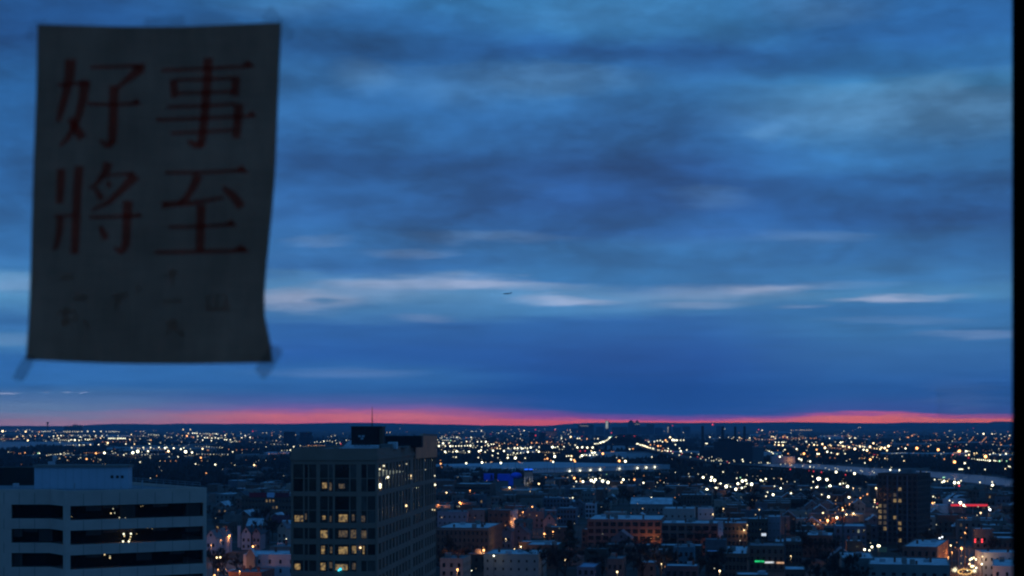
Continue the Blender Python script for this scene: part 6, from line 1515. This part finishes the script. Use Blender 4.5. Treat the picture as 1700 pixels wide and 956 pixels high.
def lamp_mesh(c, s, r, hgt, thick):
    key = (c, s, r, hgt, thick)
    if key not in LMESH:
        mb = MB(); mb.tube((0,0,0),(0,0,hgt-r*0.9),thick,thick*0.6,M_DARKMETAL,5); mb.ball((0,0,hgt),r,lampmat(c,s),8,6)
        LMESH[key] = mb.mesh('street_lamp')
    return LMESH[key]
POWER = {'o': 1500, 'y': 350, 'w': 130, 'c': 130}
LD.sort(key=lambda t: (-t[2], -t[1]))
small = MB(); nl = 0
for k, (x, y, s, c) in enumerate(LD):
    near = y > 862
    hl = 8.0 if y > 862 else (10.0 if y > 790 else 14.0)
    if y-HY < 12.0: d = min(14000.0, 44.0*F/max(4.0, y-HY)); hl = max(6.0, wz(y, d))
    else: d = dist(y, hl)
    # do not put a lamp inside a building: bring it in front
    p = (wx(x,d), d)
    for cx, cy, rr_, f in CENT:
        if (p[0]-cx)**2+(p[1]-cy)**2 < rr_*rr_ and inside(p, f):
            d2 = min(q[1] for q in f)-1.5
            hl = wz(y, d2); d = d2; p = (wx(x,d), d); break
    if hl < 1.5: continue
    r = LAMPRAD[s]/F*d
    if k < 300:
        rq = max(0.1, round(r, 1) if r < 1 else round(r*4)/4); hq = round(hl, 1)
        o = obj('street_lamp', lamp_mesh(c, s, rq, hq, 0.11 if d < 2000 else 0.25), loc=(p[0], d, 0))
        tag(o, '%s %s lamp %s' % (('faint','faint','small','small','bright','big bright','dazzling','dazzling')[s], CN[c], lzone(x, y)), 'lamp', 'lamps of the city')
        if near and s >= 4 and c in POWER: key_light((0, -r-0.35, hl-r-0.25), c, POWER[c]*(0.6 if s == 4 else 1.0), o, 0.3)
        elif c in 'oy' and s >= 3 and 805 < y: key_light((0, -r-0.35, hl-r-0.25), c, 900 if c == 'o' else 450, o, 0.3)
        elif s >= 6 and y > 780: key_light((0, -r-0.6, hl-r-0.6), c, 1500, o, 0.5)
    else:
        small.tube((p[0],d,0),(p[0],d,hl-r),0.12,0.08,M_DARKMETAL,3,False); small.ball((p[0],d,hl), r, lampmat(c, s), 6, 4)
o = stuff(obj('distant_lamps', small)); o['label'] = 'countless small far lamps scattered over the plain and the streets'
print('lamps', len(LD))
# light that has no visible bulb in the photo: hooded lamps low behind roofs
def hooded(x, y, hl, c, power, label):
    d = dist(y, hl); mb = MB().tube((0,0,0),(0,0,hl),0.09,0.06,M_DARKMETAL,6).tube((0,0,hl),(0.9,-0.6,hl+0.15),0.05,0.04,M_DARKMETAL,5).box(0.6,1.2,-0.9,-0.3,hl+0.12,hl+0.26,M_DARKMETAL,True)
    o = tag(obj('hooded_street_lamp', mb, loc=(wx(x,d),d,0)), label, 'lamp', 'hooded street lamps'); key_light((0.9,-0.6,hl-0.1), c, power*0.35, o, 0.2)
hooded(1080,893,6.2,'o',4200,'hooded orange street lamp before the glowing school wall, left'); hooded(1106,896,6.0,'o',3600,'hooded orange street lamp before the glowing school wall, right'); hooded(1182,903,6.0,'o',1200,'hooded orange street lamp at the right end of the school')
hooded(856,866.5,6,'o',4200,'hooded orange street lamp behind the gabled house'); hooded(853,911,6,'y',2600,'hooded yellow lamp beside the beige flat building'); hooded(1603,925,7,'o',9000,'added hooded lamp boosting the orange glow of the decorated street, farther one'); hooded(1598,948,7,'o',8000,'added hooded lamp boosting the orange glow of the decorated street, nearer one')  # the two over the decorated street are added to strengthen its orange glow
hooded(375,944,7,'o',5200,'hooded orange street lamp over the lit street at the left')

# ------------------------------------------------------------------ bridge traffic, too small to pick apart
pts, O, br = BR
tf = MB(); rr = random.Random(4); deck = pts[2:9]
cum = [0]
for a, b in zip(deck, deck[1:]): cum.append(cum[-1]+(b-a).length)
def on_deck(t):
    L = t*cum[-1]
    for i in range(len(deck)-1):
        if L <= cum[i+1]: return deck[i]+(deck[i+1]-deck[i])*((L-cum[i])/(cum[i+1]-cum[i])), (deck[i+1]-deck[i]).normalized()
    return deck[-1], (deck[-1]-deck[-2]).normalized()
for k in range(60):
    t = rr.random()**1.3*0.98; q, dv = on_deck(t); red = t > 0.45 and rr.random() < 0.55
    sv = Vector((dv.y,-dv.x,0)).normalized()*rr.choice((3.5,6.0))*(-1 if red else 1); c = q+sv
    tf.box(c.x-0.9,c.x+0.9,c.y-2.2,c.y+2.2,c.z+0.05,c.z+1.5,M_DARKMETAL)
    rad = (0.9 if t < 0.45 else 0.75)*c.y/F
    tf.ball((c.x,c.y-2.3,c.z+1.6), rad, lampmat('r' if red else ('w' if rr.random() < 0.8 else 'y'), 2 if t > 0.3 else 3), 6, 4)
o = stuff(obj('highway_traffic', tf)); o['label'] = 'tiny cars with head and tail lights on the elevated highway'

# ------------------------------------------------------------------ cars in the streets
def car_parts(col, name):
    prof_ = [(-2.15,0.35),(2.15,0.35),(2.2,0.7),(1.95,0.88),(1.05,0.98),(0.55,1.42),(-1.0,1.45),(-1.75,1.02),(-2.15,0.95),(-2.22,0.6)]
    body = MB(); i = body.mi(mat('car_paint_'+name, col, 0.35, 0.05, 1.0, 0.6)); n = len(prof_)
    for x in (-0.86, 0.86): body.v += [(x*(1.0 if z < 1.0 else 0.82), -y, z) for y, z in prof_]
    body.f += [tuple(range(n)), tuple(reversed(range(n, 2*n)))]; body.m += [i, i]
    for k in range(n): a, b = k, (k+1) % n; body.f.append((a, n+a, n+b, b)); body.m.append(i)
    gl_ = MB(); gl_.face([(-0.66,-0.60,1.40),(0.66,-0.60,1.40),(0.80,-1.06,1.02),(-0.80,-1.06,1.02)][::-1], M_GLASS); gl_.face([(-0.66,1.05,1.42),(0.66,1.05,1.42),(0.80,1.74,1.06),(-0.80,1.74,1.06)], M_GLASS)
    gl_.v = [(x, y+(-0.03 if y < 0 else 0.03), z+0.02) for x, y, z in gl_.v]
    wh_ = MB().tube((-0.11,0,0),(0.11,0,0),0.33,0.33,M_BLACK,12)
    hd = MB().box(-0.19,0.19,-0.06,0.06,-0.1,0.1,lampmat('w',4),True); tl = MB().box(-0.2,0.2,-0.05,0.05,-0.1,0.1,lampmat('r',4),True)
    return [body.mesh('body'), gl_.mesh('windscreen'), wh_.mesh('wheel'), hd.mesh('headlight'), tl.mesh('taillight')]
CP = {n: car_parts(c, n) for n, c in (('grey',(0.12,0.12,0.13)),('white',(0.55,0.55,0.56)),('red',(0.25,0.02,0.02)),('black',(0.02,0.02,0.022)))}
def car(x, y, yaw, n, label):
    d = dist(y); t = thing('car', label, 'car', (wx(x,d),d,0.035), radians(yaw), 'cars in the streets'); b, g_, w_, h_, l_ = CP[n]
    obj('body', b, t); obj('windscreen', g_, t)
    for sx in (-.78,.78):
        for sy in (-1.35,1.35): obj('wheel', w_, t, (sx,sy,0.33))
    for sx in (-.62,.62): obj('headlight', h_, t, (sx,-2.24,0.68)); obj('taillight', l_, t, (sx,2.24,0.78))
car(766,950.5,100,'red','car with red tail lights at the street corner below the brick row block'); car(774,950,80,'white','white car with bright headlamps below the brick row block')
car(1604,949,12,'grey','car with headlamps under the yellow light garland'); car(1606,938.5,-172,'black','car showing red tail lights beyond the garland'); car(1613,941,10,'white','oncoming white car beyond the garland'); car(1619,954.5,-170,'grey','car with red tail lights at the right kerb by the white house'); car(1624,955.5,-172,'red','last car with red tail lights at the bottom of the decorated street')
car(1611,928,10,'grey','oncoming car farther up the decorated street'); car(388,951,85,'white','parked white car on the lit street at the left'); car(372,952.5,88,'grey','grey car on the lit street near the office block'); car(398,949,80,'black','dark car on the lit street beside the white corner building')

# decorations and signals of the right hand street
dg = dist(949.5, 6.5); gx0, gx1 = wx(1590.5,dg), wx(1613.5,dg); cx, cz = (gx0+gx1)/2, wz(949,dg)
gd = thing('light_garland', 'yellow bulb garland ring hung across the decorated street', 'garland', (cx,dg,0))
for sx, xx in ((-1, wx(1577,dg)-cx), (1, wx(1623,dg)-cx)): obj('post', MB().tube((xx,0,0),(xx,0,cz+1.2),0.09,0.07,M_DARKMETAL,6), gd)
wr = MB(); xl, xr = wx(1577,dg)-cx, wx(1623,dg)-cx
wr.tube((xl,0,cz+1.1),(0,0,cz+1.3),0.03,0.03,M_DARKMETAL,4).tube((0,0,cz+1.3),(xr,0,cz+1.1),0.03,0.03,M_DARKMETAL,4)
nb = 30; rx_, rz_ = (gx1-gx0)/2, 4.2/F*dg
ringp = [(rx_*cos(2*pi*k/nb), 0.0, cz+rz_*sin(2*pi*k/nb)+0.12*sin(k*2.3)) for k in range(nb)]
for k in range(nb): wr.tube(ringp[k], ringp[(k+1) % nb], 0.025, 0.025, M_DARKMETAL, 3, False)
obj('wire', wr, gd)
bm_ = MB().ball((0,0,0),0.17,emat('garland_bulb',(1.0,0.62,0.16),1.5),6,4).mesh('bulb')
for p in ringp: obj('bulb', bm_, gd, p)
def burst(x, y, r, label):
    d = dist(y, 7.0); t = thing('light_star', label, 'star', (wx(x,d),d,0), 0, 'white star decorations'); zc = wz(y,d); rr = random.Random(int(x))
    obj('post', MB().tube((0,0.2,0),(0,0.2,zc),0.08,0.06,M_DARKMETAL,6), t)
    m = emat('star_light',(1.0,0.92,0.62),1.3,0.5,2.0); hb = MB().ball((0,0,0),r*.42/F*d,m,8,6); obj('hub', hb, t, (0,0,zc))
    for k in range(11):
        a = 2*pi*k/11; L = r*rr.uniform(.75,1.15)/F*d; obj('ray', MB().tube((cos(a)*L*.3,0,sin(a)*L*.3),(cos(a)*L,0,sin(a)*L),L*.16,L*.03,m,5), t, (0,0,zc))
burst(1585,946,5.2,'white burst of star lights at the left of the garland'); burst(1617.5,947.5,4.2,'white burst of star lights at the right of the garland')
for (xx, lb) in ((1618.8,'left red traffic signal hanging over the far street'),(1630.2,'right red traffic signal hanging over the far street')):
    d = dist(897.5,6.2); t = thing('traffic_signal', lb, 'traffic signal', (wx(xx,d),d,0), 0, 'traffic signals'); zc = wz(897.5,d)
    obj('post', MB().tube((0,0.3,0),(0,0.3,zc+0.9),0.09,0.07,M_DARKMETAL,6), t); obj('housing', MB().box(-0.3,0.3,-0.02,0.25,zc-0.95,zc+0.95,M_BLACK,True), t)
    for dz in (-0.5,0.5): obj('red_light', MB().ball((0,-0.1,zc+dz),0.36,lampmat('r',5),8,5), t)
# utility poles
def pole(x, y0, y1, d, label, m=M_DARKMETAL, r=0.2):
    t = thing('utility_pole', label, 'pole', (wx(x,d),d,0), radians(-9), 'utility poles'); zt_ = wz(y0,d)
    obj('shaft', MB().tube((0,0,0),(0,0,zt_),r,r*.7,m,8), t); obj('crossarm', MB().box(-1.1,1.1,-0.08,0.08,zt_-1.2,zt_-1.05,m,True), t)
    for k in range(4): obj('insulator', MB().tube((-0.95+k*.63,0,zt_-1.05),(-0.95+k*.63,0,zt_-.8),.05,.04,M_GREY,5), t)
pole(1303.5,858,0,640,'tall dark utility pole left of the patchy roof rows',r=0.36); pole(1399.3,850,0,640,'tall dark utility pole before the grey corner house',r=0.36)
pole(1600.5,842,0,760,'tall dark utility pole above the decorated street'); pole(1125.5,900,0,620,'dark utility pole before the lit window house',r=0.24); pole(1005.5,926,0,600,'dark utility pole beside the dim wall lamp')
MP = mat('timber_pole',(0.34,0.22,0.12),0.8,0.2,1.0)
pole(1601.6,906,0,692,'orange lit timber pole right of the bright street lamp',MP,0.22); pole(1608.8,905,0,694,'thin timber pole at the right of the orange lit pole',MP,0.12); pole(1591.2,907,0,690,'orange lit pole left of the bright street lamp',MP,0.14)
t = tag(obj('banner_column', MB().box(-0.75,0.75,-0.2,0.2,1.0,11.2,M_WHITE,True).tube((0,0.3,0),(0,0.3,11.2),0.15,0.12,M_METAL,6), loc=(wx(397,800),800,0)), 'tall narrow white banner column beside the narrow white gabled house', 'banner')
ts = thing('bright_screen','small bright white screen on the house wall below the apartment block rows','screen',(wx(1268,700),700,0), GA)
obj('panel', MB().box(-0.95,0.95,-0.1,0,wz(889.6,700),wz(885.2,700),emat('white_screen_light',(0.75,0.85,1.0),0.9,0.3,1.5),True), ts); obj('post', MB().tube((0,0.1,0),(0,0.1,wz(886,700)),0.08,0.08,M_DARKMETAL,6), ts)
# ------------------------------------------------------------------ the aeroplane
da = 7000.0; pl = thing('aeroplane','small dark airliner flying before the bright cloud band','aeroplane',(wx(842,da),da,wz(487.3,da)), radians(-12))
M_PL = mat('aeroplane_skin',(0.10,0.11,0.13),0.5,0.1,0.1,0.5)
fz = MB(); st_ = [(-17,0.3),(-15.5,1.4),(-12,1.9),(8,1.9),(13,1.4),(19,0.4)]
for (xa, ra), (xb, rb) in zip(st_, st_[1:]): fz.tube((xa,0,0 if xa < 10 else (xa-10)*.09),(xb,0,0 if xb < 10 else (xb-10)*.09),ra,rb,M_PL,10)
obj('fuselage', fz, pl)
for sg in (-1,1):
    w = MB(); a = [(-4,sg*1.5,-.8),(3,sg*1.5,-.8),(8,sg*17,1.2),(5.8,sg*17,1.2)]; b = [(q[0],q[1],q[2]-.5) for q in a]; i = w.mi(M_PL); w.v += a+b
    for f in ((0,1,2,3),(7,6,5,4),(0,4,5,1),(1,5,6,2),(2,6,7,3),(3,7,4,0)): w.f.append(f); w.m.append(i)
    obj('wing', w, pl); obj('engine', MB().tube((-3.2,sg*6,-2.0),(1.0,sg*6,-2.0),1.15,0.9,M_PL,10), pl)
    obj('tailplane', MB().prism([(14,sg*.5),(17.5,sg*.5),(19.5,sg*6.2),(17.8,sg*6.2)][::sg],1.0,1.3,M_PL,True,True), pl)
fn_ = MB(); i = fn_.mi(M_PL); fn_.v += [(12,-.2,1.6),(17,-.2,1.6),(20,-.2,7.6),(17.6,-.2,7.6),(12,.2,1.6),(17,.2,1.6),(20,.2,7.6),(17.6,.2,7.6)]
for f in ((0,1,2,3),(7,6,5,4),(1,5,6,2),(2,6,7,3),(3,7,4,0)): fn_.f.append(f); fn_.m.append(i)
obj('fin', fn_, pl)

# ------------------------------------------------------------------ the air: one closed box of thin haze round everything
hz = bpy.data.materials.new('thin_haze'); hz.use_nodes = True
nt = hz.node_tree; nt.nodes.clear()
vo = nt.nodes.new('ShaderNodeVolumePrincipled'); vo.inputs['Color'].default_value = (0.40,0.70,1.0,1); vo.inputs['Density'].default_value = HAZE
vo.inputs['Anisotropy'].default_value = 0.0
o_ = nt.nodes.new('ShaderNodeOutputMaterial'); nt.links.new(vo.outputs[0], o_.inputs['Volume'])
o = stuff(obj('haze', MB().box(-31000,31000,-3500,28000,-2.0,680,hz,True)))
o['label'] = 'thin blue evening haze lying over the whole plain'
